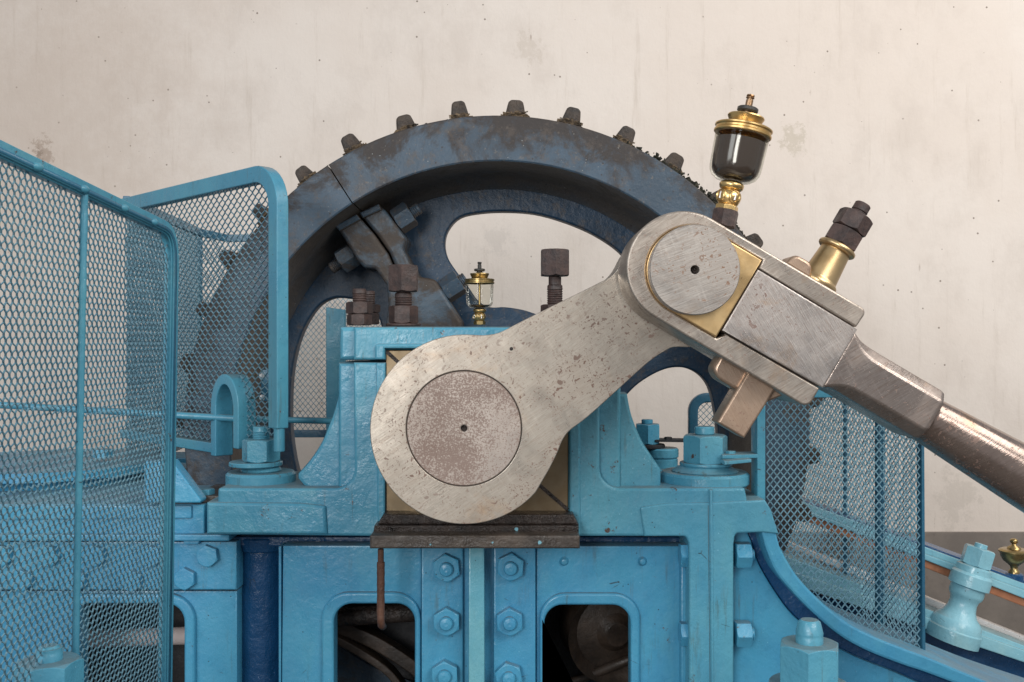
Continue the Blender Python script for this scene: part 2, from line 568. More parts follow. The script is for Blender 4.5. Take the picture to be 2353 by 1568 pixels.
COPPER = grease('orange_brown_strip', (.30, .115, .055), (.37, .16, .085), .45, .3, 14)

def steel(name, base, rot=0.0, spots=.5, stain=.4, rough=.33, metal=.75, spot_col=(.16, .085, .062), spot_scale=70, brush=1.0, dense=0.0):
    t = NT(name)
    m = t.mapped((1, 1, 1), (0, R(rot), 0))
    mm = t.t.nodes.new('ShaderNodeMapping'); t.l(m, mm.inputs[0]); mm.inputs['Scale'].default_value = (6, 6, 90)
    fine = t.noise(6, 4, .6, mm.outputs[0])
    c = t.mix(t.ramp(fine, .35, .68, 0, min(1, .6 * brush)), base, tuple(x * y for x, y in zip(base, (.74, .70, .68))))
    m2 = t.t.nodes.new('ShaderNodeMapping'); t.l(m, m2.inputs[0]); m2.inputs['Scale'].default_value = (2.2, 5, 34)
    c = t.mix(t.ramp(t.noise(4, 6, .7, m2.outputs[0]), .52, .74, 0, min(.8, .45 * brush)), c, tuple(x * y for x, y in zip(base, (.60, .48, .40))))
    m3 = t.t.nodes.new('ShaderNodeMapping'); t.l(m, m3.inputs[0]); m3.inputs['Scale'].default_value = (40, 5, 3)
    c = t.mix(t.ramp(t.noise(4, 4, .6, m3.outputs[0]), .5, .75, 0, min(.5, .25 * brush)), c, tuple(min(1, x * 1.35) for x in base))
    c = t.mix(t.ramp(t.noise(7, 6, .65), .38, .68, 0, .6), c, tuple(x * y for x, y in zip(base, (.80, .76, .74))))
    c = t.mix(t.ramp(t.noise(5, 7, .68, t.mapped((1, 1, 1), (0, 0, 0), (5, 2, 9)), .5), .56, .74, 0, stain), c, (.40, .24, .12))
    reg = t.ramp(t.noise(7, 4, .65), .60 - .16 * spots, .74 - .12 * spots)
    wob = t.t.nodes.new('ShaderNodeMix'); wob.data_type = 'VECTOR'; wob.inputs[0].default_value = .03
    nn = t.t.nodes.new('ShaderNodeTexNoise'); t.l(t.pos, nn.inputs['Vector']); nn.inputs['Scale'].default_value = 60
    t.l(t.pos, wob.inputs[4]); t.l(nn.outputs[1], wob.inputs[5]); wp = wob.outputs[1]
    def dots(sc, rad, keep):
        d = t.vor(sc, wp); cc = t.vor(sc, wp, 'F1', 1)
        x = t.t.nodes.new('ShaderNodeSeparateColor'); t.l(cc, x.inputs[0])
        r_ = t.math('MULTIPLY', t.ramp(x.outputs[0], 1 - keep, 1), rad)
        return t.ramp(t.math('SUBTRACT', d, r_), 0, -.06)
    k_ = spot_scale / 70.0
    s = t.math('MULTIPLY', t.math('MAXIMUM', dots(85 * k_, .42, .30 * min(2, .6 + spots * .5)), dots(210 * k_, .5, .45 * min(2, .6 + spots * .4))), reg)
    s = t.math('MAXIMUM', s, t.math('MULTIPLY', dots(230 * k_, .42, .16), .7))
    s = t.math('MAXIMUM', s, t.math('MULTIPLY', dots(28, .20, .10), .85))
    if dense:
        dn = t.math('ADD', t.noise(300, 4, .65), t.math('MULTIPLY', t.noise(9, 5, .65), .55))
        s = t.math('MAXIMUM', s, t.math('MULTIPLY', t.ramp(dn, .69, .83), dense * .85))
    c = t.mix(t.math('MULTIPLY', s, .85), c, spot_col)
    r = t.ramp(t.noise(7, 6, .65, None, .6), .32, .68, rough - .10, rough + .17)
    r = t.math('ADD', r, t.math('MULTIPLY', s, .35))
    b = t.bump(fine, .18 * brush, .0015)
    b = t.bump(s, -.35, .001, b)
    b = t.bump(t.noise(10, 3), .12, .01, b)
    me = t.math('SUBTRACT', metal, t.math('MULTIPLY', s, metal * .9))
    return t.done(c, r, me, b)
CRANK = steel('crank_steel', (.415, .375, .32), 35, 1.25, .6, .36, .70, spot_scale=85)
DISC = steel('pitted_shaft_steel', (.43, .375, .33), 0, 1.2, .25, .42, .6, (.19, .12, .095), 95, .3, 1.0)
PIN = steel('pin_steel', (.43, .40, .365), 20, 1.0, .6, .38, .7, (.22, .12, .07), 70, 1.6)
STRAP = steel('strap_steel', (.43, .385, .335), 30.5, .9, .8, .33, .75, brush=1.6)
FOOT = steel('rod_foot_steel', (.43, .40, .375), -59, .7, .7, .33, .75, brush=2.2)
NECK = steel('rod_neck_steel', (.40, .345, .31), 30.5, .4, .45, .26, .85, brush=1.8)
SHAFT = steel('rod_shaft_steel', (.34, .27, .235), 30.5, 1.2, .6, .20, .85, (.17, .085, .06), 50)
KEY = steel('cotter_steel', (.42, .31, .23), -59, .9, 1.0, .36, .7)
BRIGHT = steel('bright_glare_steel', (.92, .91, .90), 20, .1, .1, .2, .25)  # window glare on the slide rod put into a near-white base colour

def brass(name, base, rough=.27, dirt=.4):
    t = NT(name)
    c = t.mix(t.ramp(t.noise(16, 6, .65), .38, .7, 0, .6), base, tuple(x * y for x, y in zip(base, (.78, .68, .55))))
    c = t.mix(t.ramp(t.noise(8, 5, .7, t.mapped((1, 1, .6))), .58, .78, 0, dirt), c, (.16, .09, .04))
    c = t.mix(t.ramp(t.vor(55), .10, .05, 0, .4), c, (.15, .09, .05))
    b = t.bump(t.noise(60, 4), .12, .002)
    return t.done(c, t.ramp(t.noise(20, 4), .3, .7, rough - .06, rough + .1), .95, b)
BRASS = brass('polished_brass', (.66, .46, .20))
BRASSP = brass('brass_liner', (.66, .47, .24), .33, .4)
BRASSD = brass('dull_brass', (.40, .30, .14), .3, .7)
SHELL = brass('oily_bearing_brass', (.20, .155, .10), .45, .95)
CONE = brass('satin_brass_sleeve', (.55, .40, .215), .32, .45)
BLACKM = grease('black_valve_metal', (.02, .02, .02), (.05, .045, .035), .35, .3, 40)
BRONZE = brass('bronze_stem', (.34, .22, .13), .3, .5)

def glass(name, tint, rough=.02):
    t = NT(name); n = t.t.nodes
    tr = n.new('ShaderNodeBsdfTransparent'); tr.inputs[0].default_value = (*tint, 1)
    gl = n.new('ShaderNodeBsdfGlossy'); gl.inputs['Roughness'].default_value = rough
    fr_ = n.new('ShaderNodeFresnel'); fr_.inputs[0].default_value = 1.25
    mx = n.new('ShaderNodeMixShader')
    t.l(t.math('MULTIPLY', fr_.outputs[0], .55), mx.inputs[0]); t.l(tr.outputs[0], mx.inputs[1]); t.l(gl.outputs[0], mx.inputs[2]); t.l(mx.outputs[0], t.out.inputs[0])
    return t.m
GLASS = glass('oiler_glass', (.96, .96, .92))
OIL = NT('dark_oil').done((.050, .036, .030), .10, 0, None, .6, .6)
OILB = NT('amber_oil').done((.10, .045, .018), .08, 0, None, .6, .6)

def plaster():
    t = NT('wall_plaster')
    x, y, z = t.sep()[:3]
    base = t.mix(t.ramp(t.noise(1.1, 5, .6), .35, .65), (.77, .70, .635), (.73, .65, .58))
    base = t.mix(t.ramp(t.noise(3, 6, .7, t.mapped((1.2, 1, .8))), .45, .72, 0, .38), base, (.58, .51, .45))
    st = t.ramp(t.noise(5, 6, .75, t.mapped((3.2, 1, .25))), .54, .78, 0, .55)
    base = t.mix(st, base, (.50, .43, .36))
    sc = t.ramp(t.noise(11, 8, .8, t.mapped((2.4, 1, .45))), .66, .72, 0, .4)
    base = t.mix(sc, base, (.30, .24, .19))
    dr = t.math('MULTIPLY', t.ramp(t.vor(3.6, t.mapped((2.5, 1, .55))), .055, .015, 0, .6), t.ramp(t.noise(22, 5, .8), .42, .6))
    base = t.mix(dr, base, (.28, .21, .16))
    d1 = t.math('MULTIPLY', t.ramp(t.vor(14), .075, .05), t.ramp(t.noise(6, 2), .40, .5))
    d2 = t.math('MULTIPLY', t.ramp(t.vor(30), .07, .04), t.ramp(t.noise(4, 3, .7, t.mapped((1, 1, 1), (0, 0, 0), (2, 2, 2))), .58, .66))
    base = t.mix(t.math('MULTIPLY', t.math('MAXIMUM', d1, d2), .8), base, (.16, .12, .09))
    for (sx, sy, rad, colr, f_) in ((95, 348, .075, (.27, .19, .14), .75), (90, 352, .03, (.13, .085, .06), .9), (1825, 322, .085, (.52, .46, .37), .6), (1215, 110, .09, (.46, .39, .31), .25), (1140, 560, .10, (.52, .48, .44), .3), (2200, 1150, .16, (.50, .45, .39), .35), (60, 260, 1.3, (.55, .455, .38), .55)):  # widest entry paints the dimmer light at upper left into the plaster
        p = W(sx, sy, 2.4)
        dx = t.math('SUBTRACT', x, p.x); dz = t.math('MULTIPLY', t.math('SUBTRACT', z, p.z), .8)
        rr = t.math('SQRT', t.math('ADD', t.math('MULTIPLY', dx, dx), t.math('MULTIPLY', dz, dz)))
        rr = t.math('ADD', t.math('DIVIDE', rr, rad), t.ramp(t.noise(24 if rad < .1 else 9, 8, .8), .3, .7, .9 if rad < 1 else .25, -.35 if rad < 1 else -.1))
        base = t.mix(t.math('MULTIPLY', t.ramp(rr, 1.0, .55 if rad < 1 else .05), f_), base, colr)
    b = t.bump(t.noise(9, 6, .65), .35, .010)
    b = t.bump(t.noise(45, 5, .65, t.mapped((1, 1, .5))), .30, .003, b)
    return t.done(base, .75, 0, b, .25)
PLASTER = plaster()
def dado():
    t = NT('dado_plaster')
    c = t.mix(t.ramp(t.noise(2.5, 7, .7), .35, .68), (.195, .17, .15), (.27, .235, .205))
    c = t.mix(t.ramp(t.noise(13, 8, .75, t.mapped((1, 1, .5))), .6, .7, 0, .5), c, (.11, .09, .08))
    return t.done(c, .8, 0, t.bump(t.noise(40, 6), .3, .004), .25)
DADO = dado()
FLOORM = grease('dark_floor_concrete', (.05, .046, .042), (.09, .082, .075), .6, .8, 6)
WHITEP = grease('white_lagged_pipe_cloth', (.52, .44, .42), (.60, .52, .50), .6, .3, 8)

# ------------------------------------------------------------------ the setting
WY = 2.4
zd = W(0, 1222, WY).z
w = prism3('wall', [[Vector((-4.5, WY, zd)), Vector((4.5, WY, zd)), Vector((4.5, WY, 4.6)), Vector((-4.5, WY, 4.6))]], (0, .2, 0), PLASTER, None, 0)
w['kind'] = 'structure'
w = prism3('wall_base', [[Vector((-4.5, WY - .018, 0)), Vector((4.5, WY - .018, 0)), Vector((4.5, WY - .018, zd)), Vector((-4.5, WY - .018, zd))]], (0, .218, 0), DADO, None, .004)
w['kind'] = 'structure'
f = prism3('floor', [[Vector((-4.5, -4.5, 0)), Vector((4.5, -4.5, 0)), Vector((4.5, WY + .2, 0)), Vector((-4.5, WY + .2, 0))]], (0, 0, -.1), FLOORM, None, 0)
f['kind'] = 'structure'

# ------------------------------------------------------------------ bearing pedestal
def floorpt(px, Y):   # base of a thing, on the floor
    p = W(px, 1500, Y); return Vector((p.x, p.y, 0))
UP = Vector((0, 0, 1)); FRONT = Vector((0, -1, 0))
BOT = 1900   # outlines that run out of the picture go on down to here

ped = thing('bearing_pedestal', 'blue cast iron bearing pedestal carrying the square brass bearing behind the crank', 'machine bearing', floorpt(1097, .2))
# cap
cap = prism('bearing_cap', rp([(812, 751, 4), (1378, 751, 4), (1378, 828, 3), (1306, 828, 2), (1306, 804, 0), (887, 804, 0), (887, 828, 2), (812, 828, 3)]), .0, .30, TEAL, ped, .008)
prism('cap_end', rp([(779, 751, 6), (850, 751, 0), (850, 828, 0), (779, 828, 3)]), .022, .28, TEAL, cap, .012, seg=3)
prism('cap_end', rp([(1345, 751, 0), (1418, 751, 6), (1418, 828, 3), (1345, 828, 0)]), .022, .28, TEAL, cap, .012, seg=3)
prism('cap_facing', rp([(861, 790, 8), (1333, 790, 8), (1333, 826, 0), (1310, 826, 0), (1310, 801, 0), (884, 801, 0), (884, 826, 0), (861, 826, 0)]), -.009, .001, TEAL, cap, .005)
# body with jaws (U shape), base box and right arm; the jaws sweep into the base with large fillets
body = ([(812, 833), (887, 833), (887, 1182), (1306, 1182), (1306, 833), (1378, 833)] + arc(1378 + 46, 1076, 46, 180, 90, 10) +
        rp([(1500, 1122, 0), (1712, 1122, 6), (1718, 1152, 2), (1758, 1149, 5), (1772, 1172, 3), (1790, 1228, 2), (1752, 1224, 8), (1690, 1226, 10), (1686, 1250, 0),
           (1686, BOT, 0), (1583, BOT, 0), (1583, 1250, 0), (1577, 1233, 10), (852, 1233, 0), (474, 1229, 3), (474, 1155, 3), (500, 1153, 2), (500, 1122, 7), (700, 1122, 0)]) +
        arc(770, 1078, 44, 90, 0, 10))
prism('pedestal_casting', body, .0, .30, TEAL, ped, .007, seg=3)
prism('jaw_recess', rect(776, 833, 850, 1150, 2), .024, .28, TEAL, ped, .012, seg=3)
prism('jaw_recess', rect(1345, 833, 1427, 1150, 2), .024, .28, TEAL, ped, .012, seg=3)
prism('jaw_facing', [(864, 834), (885, 834), (885, 1226), (872, 1232), (866, 1180)], -.007, .001, TEAL, ped, .005)
prism('jaw_facing', [(1308, 834), (1333, 834), (1334, 1226), (1332, 1232), (1308, 1190)], -.007, .001, TEAL, ped, .005)
# gussets
g1 = smooth_pts([(778, 905), (767, 945), (757, 972), (739, 1016), (713, 1056), (684, 1089)], 4) + [(684, 1100), (695, 1114), (710, 1126), (800, 1126), (800, 905)]
prism('gusset', g1, .04, .10, TEAL, ped, .008)
g2 = smooth_pts([(1441, 904), (1452, 957), (1475, 1012), (1498, 1048), (1519, 1078)], 4) + [(1519, 1126), (1400, 1126), (1400, 903)]
prism('gusset', g2, .04, .10, TEAL, ped, .008)
# lower box, a little proud of the flange above it
prism('base_box', rp([(474, 1155, 3), (690, 1157, 0), (748, 1163, 6), (752, 1229, 0), (474, 1229, 3)]), -.010, .001, TEAL, ped, .008, seg=3)
prism('base_box', rp([(1470, 1166, 6), (1530, 1157, 0), (1640, 1155, 0), (1758, 1149, 5), (1772, 1172, 3), (1790, 1228, 2), (1752, 1224, 8), (1690, 1226, 10), (1686, 1250, 0),
           (1686, BOT - 4, 0), (1583, BOT - 4, 0), (1583, 1250, 0), (1577, 1233, 10), (1480, 1233, 0)]), -.0045, .001, TEAL, ped, .0045, seg=3)
prism('weld_strip', [(1630, 1126), (1638, 1126), (1644, BOT), (1637, BOT)], -.0085, .001, TEAL, ped, .004)
for xo in (-3.5, 5.5):
    prism('seam_crack', [(1630.6 + xo, 1162), (1631.4 + xo, 1162), (1638.2 + xo, BOT - 10), (1637.6 + xo, BOT - 10)], -.0052, -.0040, SLAB, ped, 0)
# square brass bearing with split corners
brs = prism('bearing_shell', [(887, 806), (1306, 806), (1306, 1181), (887, 1181)], .004, .28, SHELL, ped, .002)
for a, b in (((888, 808), (940, 856)), ((1236, 1112), (1305, 1172))):
    p0 = W(*a, .002); p1 = W(*b, .002); d = (p1 - p0).normalized(); s = Vector((0, 1, 0)).cross(d) * .0042
    prism3('split_line', [[p0 - s, p1 - s, p1 + s, p0 + s]], (0, .004, 0), OILY, brs, 0)
cyl('crank_shaft', W(1083, 985, .1) , (0, -1, 0), .118, .24, CRANK, ped)
# oily ledge below the bearing
prism('bearing_ledge', [(880, 1183), (1318, 1183), (1330, 1206), (866, 1206)], -.05, .02, OILY, ped, .004)

def thick_nut(px, ytop, ybot, Y, halfw, mat, parent, name='nut', rot=0, label=None):
    s = S(Y); return nut(name, W(px, ybot, Y), UP, halfw * s, (ybot - ytop) * s, mat, parent, rot, True, label)
def vcyl(name, px, ytop, ybot, Y, hw, mat, parent, label=None, ch=.003, hw2=None):
    s = S(Y); return cyl(name, W(px, ybot, Y), UP, hw * s, (ybot - ytop) * s, mat, parent, ch, 48, None if hw2 is None else hw2 * s, label)

# big holding-down bolt, left
b1 = thick_nut(600, 1009, 1060, .12, 44, TEAL, ped, 'holding_nut', R(0))
vcyl('washer', 588, 1060, 1070, .12, 60, TEAL, b1, ch=.002)
vcyl('collar', 600, 1070, 1083, .12, 46, TEAL, b1, hw2=42)
vcyl('boss', 600, 1083, 1120, .12, 79, TEAL, b1, ch=.006)
stud('stud', W(601, 1009, .12), UP, 20 * S(.12), 29 * S(.12), TEAL, b1, (0, .62))
# big holding-down bolt, right
b2 = thick_nut(1621, 999, 1064, .12, 52, TEAL, ped, 'holding_nut', R(6))
vcyl('collar', 1620, 1068, 1084, .12, 76, TEAL, b2, hw2=58)
vcyl('washer', 1622, 1062, 1069, .12, 60, TEAL, b2, ch=.002)
vcyl('boss', 1619, 1083, 1114, .12, 101, TEAL, b2, ch=.006)
cyl('stud', W(1619, 999, .12), UP, 22.5 * S(.12), 19 * S(.12), TEAL, b2, .003)
prism('bracket_arm', [(1660, 1046), (1742, 1044), (1742, 1053), (1660, 1055)], .06, .12, GUARD, b2, .002)
prism('bracket_arm', [(1665, 1060), (1727, 1055), (1727, 1063), (1665, 1069)], .03, .09, TEAL, b2, .002)
nut('small_nut', W(1679, 1046, .09), UP, .012, .010, TEAL, b2)
# rear bolt seen beside the right gusset
s = .48
b3 = thick_nut(1488, 974, 1020, s, 30, TEAL, ped, 'holding_nut', R(25))
cyl('stud', W(1487, 974, s), UP, 13 * S(s), 10 * S(s), TEAL, b3)
vcyl('washer', 1492, 1020, 1030, s, 36, DARK, b3)
vcyl('boss', 1520, 1029, 1052, s, 39, TEAL, b3, ch=.004)
vcyl('neck', 1520, 1052, 1075, s, 37, TEAL, b3)
vcyl('rear_base', 1520, 1073, 1110, s, 60, TEAL, b3)
prism('bracket_arm', [(1505, 1011), (1585, 1012), (1585, 1017), (1505, 1016)], s - .03, s + .03, DARK, b3, .001)
nut('small_nut', W(1535, 1011, s - .01), UP, .011, .008, DARK, b3)

# cap bolts (dark rusty)
def cap_bolt(px, Y, parts, label=None):
    """parts: list of (kind, ytop, ybot, halfwidth)"""
    root = None
    for kd, y0, y1, hw, rot in parts:
        if kd == 'n':
            o = nut('cap_nut' if root is None else 'lock_nut', W(px, y1, Y), UP, hw * S(Y), (y1 - y0) * S(Y), RUST, root or ped, R(rot), True)
            if root is None: root = o
        elif kd == 's':
            stud('stud', W(px, y1, Y), UP, hw * S(Y), (y1 - y0) * S(Y), RUST, root, (0, .75), .0055)
        elif kd == 'c':
            cyl('neck', W(px, y1, Y), UP, hw * S(Y), (y1 - y0) * S(Y), RUST, root)
        elif kd == 'w':
            cyl('washer', W(px, y1, Y), UP, hw * S(Y), (y1 - y0) * S(Y), RUST, root)
cap_bolt(927, .14, [('n', 703, 744, 34, 0), ('w', 744, 750, 40, 0), ('s', 673, 703, 20, 0), ('c', 660, 680, 16, 0), ('n', 610, 671, 37, 30)])
cap_bolt(826, .10, [('n', 722, 748, 29, 0), ('n', 694, 722, 31, 12), ('s', 664, 694, 16, 0)])
cap_bolt(849, .24, [('n', 719, 746, 23, 20), ('n', 700, 719, 25, 5), ('s', 669, 700, 13, 0)])
cap_bolt(1275, .14, [('n', 700, 740, 33, 0), ('w', 741, 750, 38, 0), ('s', 655, 700, 18, 0), ('c', 636, 660, 14.5, 0), ('n', 574, 635, 36, 32)])

# ------------------------------------------------------------------ oil tray with drain pipe
tray = thing('oil_tray', 'dark oily steel drip tray with a folded lip under the crank', 'tray', W(1090, 1262, -.05))
prism('tray_plate', [(860, 1208), (1330, 1208), (1330, 1231), (856, 1231)], -.062, -.001, OILY, tray, .003)
lip = rp([(849, 1230, 5), (1333, 1230, 5), (1333, 1262, 2), (849, 1262, 2)])
prism('tray_lip', lip, -.105, -.062, SLAB, tray, .006)
for sx, sy in ((896, 1219), (1302, 1216)):
    cyl('screw', W(sx, sy, -.061), FRONT, .007, .004, OILY, tray)
for sx, sy, r in ((1240, 1247, 5.5), (1132, 1247, 2.4), (1187, 1216, 5), (989, 1252, 2.2)):
    pts = [(sx + r * random.uniform(.7, 1.3) * math.cos(q * 1.05), sy + r * random.uniform(.7, 1.3) * math.sin(q * 1.05)) for q in range(6)]
    prism('paint_drip', pts, (-.107 if sy > 1230 else -.064), (-.104 if sy > 1230 else -.061), RBLUE, tray, 0)
rod_between('drain_pipe', W(875, 1262, -.075), W(875, 1310, -.075), 7 * S(-.07), PIPE, tray)
rod_between('drain_pipe', W(875, 1292, -.075), W(875, 1412, -.075), 9 * S(-.07), PIPE, tray, lump=.05)
tube_path('drain_spout', [W(875, 1405, -.075), W(875, 1425, -.073), W(876, 1436, -.065), W(880, 1440, -.04)], 8.6 * S(-.07), PIPE, tray)

# ------------------------------------------------------------------ machine frame below the pedestal
fr = thing('machine_frame', 'light blue cast machine frame with two arched windows and bolted centre strips', 'machine frame', floorpt(1100, .1))
def windowed(outer, hole, bead_out, Y0, name='front_plate'):
    p = prism(name, outer, Y0, Y0 + .05, BLUE, fr, .004, [hole])
    prism('window_bead', bead_out, Y0 - .013, Y0 + .002, BLUE, p, .006, [hole], seg=3)
    return p
def arch_hole(x0, x1, yt, r, low=60):
    return rp([(x0, BOT - low, 0), (x0, yt, r), (x1, yt, r), (x1, BOT - low, 0)], 8)
windowed([(650, 1254), (968, 1254), (968, BOT), (644, BOT)], arch_hole(767, 953, 1388, 42), arch_hole(738, 966.5, 1362, 62, 30), .075)
windowed([(1232, 1255), (1566, 1255), (1566, BOT), (1232, BOT)], arch_hole(1251, 1449, 1391, 42), arch_hole(1240, 1471, 1364, 60, 30), .075)
prism('return_wall', [(640, 1256), (646, 1256), (646, BOT), (640, BOT)], .08, .5, BLUE, fr, .002)
# dark recess above the plates
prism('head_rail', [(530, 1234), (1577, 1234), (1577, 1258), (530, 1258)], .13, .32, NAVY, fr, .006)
# dark blue column
vcyl('column', 604, 1250, BOT, .20, 56, NAVY, fr)
vcyl('column_head', 606, 1226, 1258, .20, 66, NAVY, fr, hw2=72)
# centre strips with bolts
st1 = prism('bolted_strip', [(968, 1250), (1064, 1250), (1064, BOT), (968, BOT)], .055, .12, BLUE, fr, .005)
st2 = prism('bolted_strip', [(1134, 1250), (1231, 1250), (1231, BOT), (1134, BOT)], .055, .12, BLUE, fr, .005)
prism('groove_web', [(1060, 1250), (1138, 1250), (1138, BOT), (1060, BOT)], .072, .12, BLUE, fr, .003)
prism('centre_rib', [(1077, 1250), (1113, 1250), (1113, BOT), (1076, BOT)], .0, .10, PALE, fr, .004)
sB = S(.055)
for i, (bx, by, rot) in enumerate(((1027, 1302, 6), (1173, 1300, -4), (1027, 1425, 1), (1171, 1425, 2), (1023, 1546, 3), (1169, 1550, 12), (1025, 1670, 4), (1171, 1672, 0))):
    par = st1 if i % 2 == 0 else st2
    n = nut('bolt_nut', W(bx, by, .055), FRONT, 33 * sB, .024, BLUE, par, R(rot), True)
    lathe('bolt_end', [(0, 0), (15.5 * sB, 0), (15.5 * sB, .012), (13 * sB, .0155), (5 * sB, .017), (0, .0165)], W(bx, by, .055) + FRONT * .023, FRONT, BLUE, n, 28)
for rx, ry in ((1296, 1290), (1476, 1290)):
    lathe('rivet', [(11 * sB, 0), (9.5 * sB, .003), (6 * sB, .009), (0, .011)], W(rx, ry, .075), FRONT, BLUE, fr, 20)
# side flange with horizontal bolts either side of the post
prism('side_flange', [(1565, 1262), (1578, 1262), (1578, BOT), (1565, BOT)], .045, .12, BLUE, fr, .004)
prism('flange_back', [(1560, 1256), (1592, 1256), (1592, BOT), (1560, BOT)], .10, .16, BLUE, fr, .003)
XP = Vector((1, 0, 0))
for yc in (1275, 1456, 1640):
    nut('side_bolt_head', W(1581, yc, .035), -XP, 29 * S(.035), 20 * S(.035), BLUE, fr, R(30), True)
    k = nut('side_nut', W(1688, yc, .035), XP, 31 * S(.035), 36 * S(.035), BLUE, fr, R(30), True)
    cyl('bolt_end', W(1721, yc, .035), XP, 14 * S(.035), .011, BLUE, k)
# right bracket: recessed panel, dark curved band, outer curved rim
outer = [(1758, 1149), (1770, 1166), (1781, 1202), (1792, 1256), (1829, 1320), (1878, 1374), (1937, 1424), (1992, 1455), (2060, 1483), (2132, 1510), (2218, 1546), (2330, 1590), (2480, 1640)]
inner = [(1750, 1225), (1761, 1265), (1783, 1315), (1820, 1360), (1869, 1410), (1928, 1460), (1992, 1496), (2073, 1528), (2127, 1546), (2240, 1588), (2390, 1640)]
rim = smooth_pts(outer[3:], 4) + smooth_pts(inner, 4)[::-1]
prism('curved_rim', [(1750, 1212), (1779, 1206)] + rim, .0015, .24, BLUE, fr, .006)
band_lo = [(1727, 1244), (1742, 1292), (1779, 1356), (1824, 1415), (1892, 1469), (1969, 1510), (2060, 1546), (2180, 1600), (2300, 1650)]
band = smooth_pts([(1750, 1216)] + [(x + 6, y) for x, y in inner], 4) + smooth_pts([(1712, 1216)] + band_lo, 4)[::-1]
prism('curved_band', band, .075, .2, NAVY, fr, .004)
prism('bracket_panel', [(1684, 1218), (1716, 1218)] + smooth_pts(band_lo, 4) + [(2300, BOT), (1684, BOT)], .062, .2, BLUE, fr, .006)
# added dark plates behind the windows shut out light and keep the inside black
prism('dark_backing', [(640, 1240), (1600, 1240), (1600, BOT), (640, BOT)], .42, .44, DARK, fr, 0)
prism('light_block_top', [(640, 1236), (1600, 1236), (1600, 1242), (640, 1242)], .14, .42, DARK, fr, 0)
prism('light_block_middle', [(1095, 1250), (1105, 1250), (1105, BOT), (1095, BOT)], .13, .41, DARK, fr, 0)
rod_between('inner_shaft', W(700, 1424, .24), W(1000, 1404, .24), 21 * S(.24), OILY, fr)
bnd = smooth_pts([(770, 1432), (860, 1470), (940, 1520), (985, 1560), (1010, 1620)], 4)
sweep('inner_rim', [W(x, y, .32) for x, y in bnd], box_prof(.035, .05), (0, 1, 0), BAND, fr, bev=.004)
bnd = smooth_pts([(755, 1455), (830, 1495), (900, 1545), (950, 1620)], 4)
sweep('inner_rim', [W(x, y, .30) for x, y in bnd], box_prof(.02, .05), (0, 1, 0), BAND, fr, bev=.004)
lathe('inner_pulley', [(0, 0), (.03, 0), (.05, .02), (.10, .03), (.13, .0), (.13, .10), (0, .10)], W(1420, 1460, .24), (-.2, 1, .1), BAND, fr)
rod_between('inner_bar', W(1260, 1590, .26), W(1460, 1510, .26), .012, BAND, fr)

# ------------------------------------------------------------------ left side frame
lf = thing('side_frame', 'light blue bed casting with hexagon bolts behind the mesh guard', 'machine frame', floorpt(250, .3))
prism('bolted_plate', [(-220, 1245), (544, 1245), (544, 1356), (-220, 1356)], .095, .16, BLUE, lf, .004)
prism('ledge', rp([(-220, 1229, 0), (527, 1229, 3), (527, 1244, 3), (-220, 1244, 0)]), .07, .18, BLUE, lf, .004)
prism('ledge', rp([(420, 1242, 0), (460, 1242, 3), (455, 1251, 3), (424, 1251, 3)]), .08, .12, BLUE, lf, .002)
prism('bed_box', rp([(-220, 1159, 0), (470, 1159, 2), (470, 1228, 2), (-220, 1228, 0)]), .085, .9, BLUE, lf, .004)
prism('bed_facing', rp([(-220, 1163, 0), (440, 1163, 0), (440, 1192, 4), (-220, 1196, 0)]), .078, .09, BLUE, lf, .003)
lowp = prism('lower_plate', [(-220, 1358), (545, 1358), (545, BOT), (-220, BOT)], .11, .16, BLUE, lf, .004, [rp([(182, BOT - 60), (182, 1388, 20), (423, 1388, 42), (423, BOT - 60)], 8)])
prism('window_bead', rp([(165, BOT - 30), (165, 1366, 30), (447, 1366, 62), (447, BOT - 30)], 8), .095, .112, BLUE, lf, .006, [rp([(182, BOT - 60), (182, 1388, 20), (423, 1388, 42), (423, BOT - 60)], 8)], seg=3)
prism('dark_backing', [(-220, 1250), (560, 1250), (560, BOT), (-220, BOT)], .5, .52, DARK, lf, 0)  # added dark sheet that keeps this window's inside black
for bx, by, rot in ((480, 1276, 10), (428, 1328, 3), (350, 1276, 20), (306, 1332, 5), (222, 1276, 14), (179, 1332, 2), (115, 1276, 25), (55, 1332, 8), (8, 1276, 8)):
    n = nut('bolt_head', W(bx, by, .095), FRONT, 26 * S(.09), .018, BLUE, lf, R(rot), False)
# sloping bracket at the right end of the bed
prism('corner_bracket', rp([(396, 1060, 0), (463, 1150, 5), (460, 1156, 0), (330, 1156, 0), (330, 1060, 0)]), .05, .09, BLUE, lf, .004)
nut('small_bolt', W(472, 1138, .13), UP, 21 * S(.13), 15 * S(.13), TEAL, lf, R(10))
prism('bed_packing', [(440, 1140), (505, 1140), (505, 1156), (440, 1156)], .10, .30, SLAB, lf, .003)
# round flanges on the bed behind the guard
lathe('round_flange', [(0, 0), (.30, 0), (.30, .03), (.26, .035), (.24, .06), (.30, .065), (.30, .09), (.05, .095), (0, .095)], W(120, 1130, .55), UP, BLUE, lf, 64)
nut('small_bolt', W(236, 1052, .5), UP, 22 * S(.5), 20 * S(.5), BLUE, lf, R(10))
prism('rear_beam', rp([(-260, 1052, 0), (430, 1052, 3), (430, 1150, 0), (-260, 1150, 0)]), .98, 1.15, BLUE, lf, .005)
rod = thing('lagged_pipe', 'pale pinkish white pipe seen through the left arched window', 'pipe', W(400, 1490, .36))
rod_between('pipe_run', W(150, 1470, .36), W(520, 1458, .36), 20 * S(.36), WHITEP, rod)

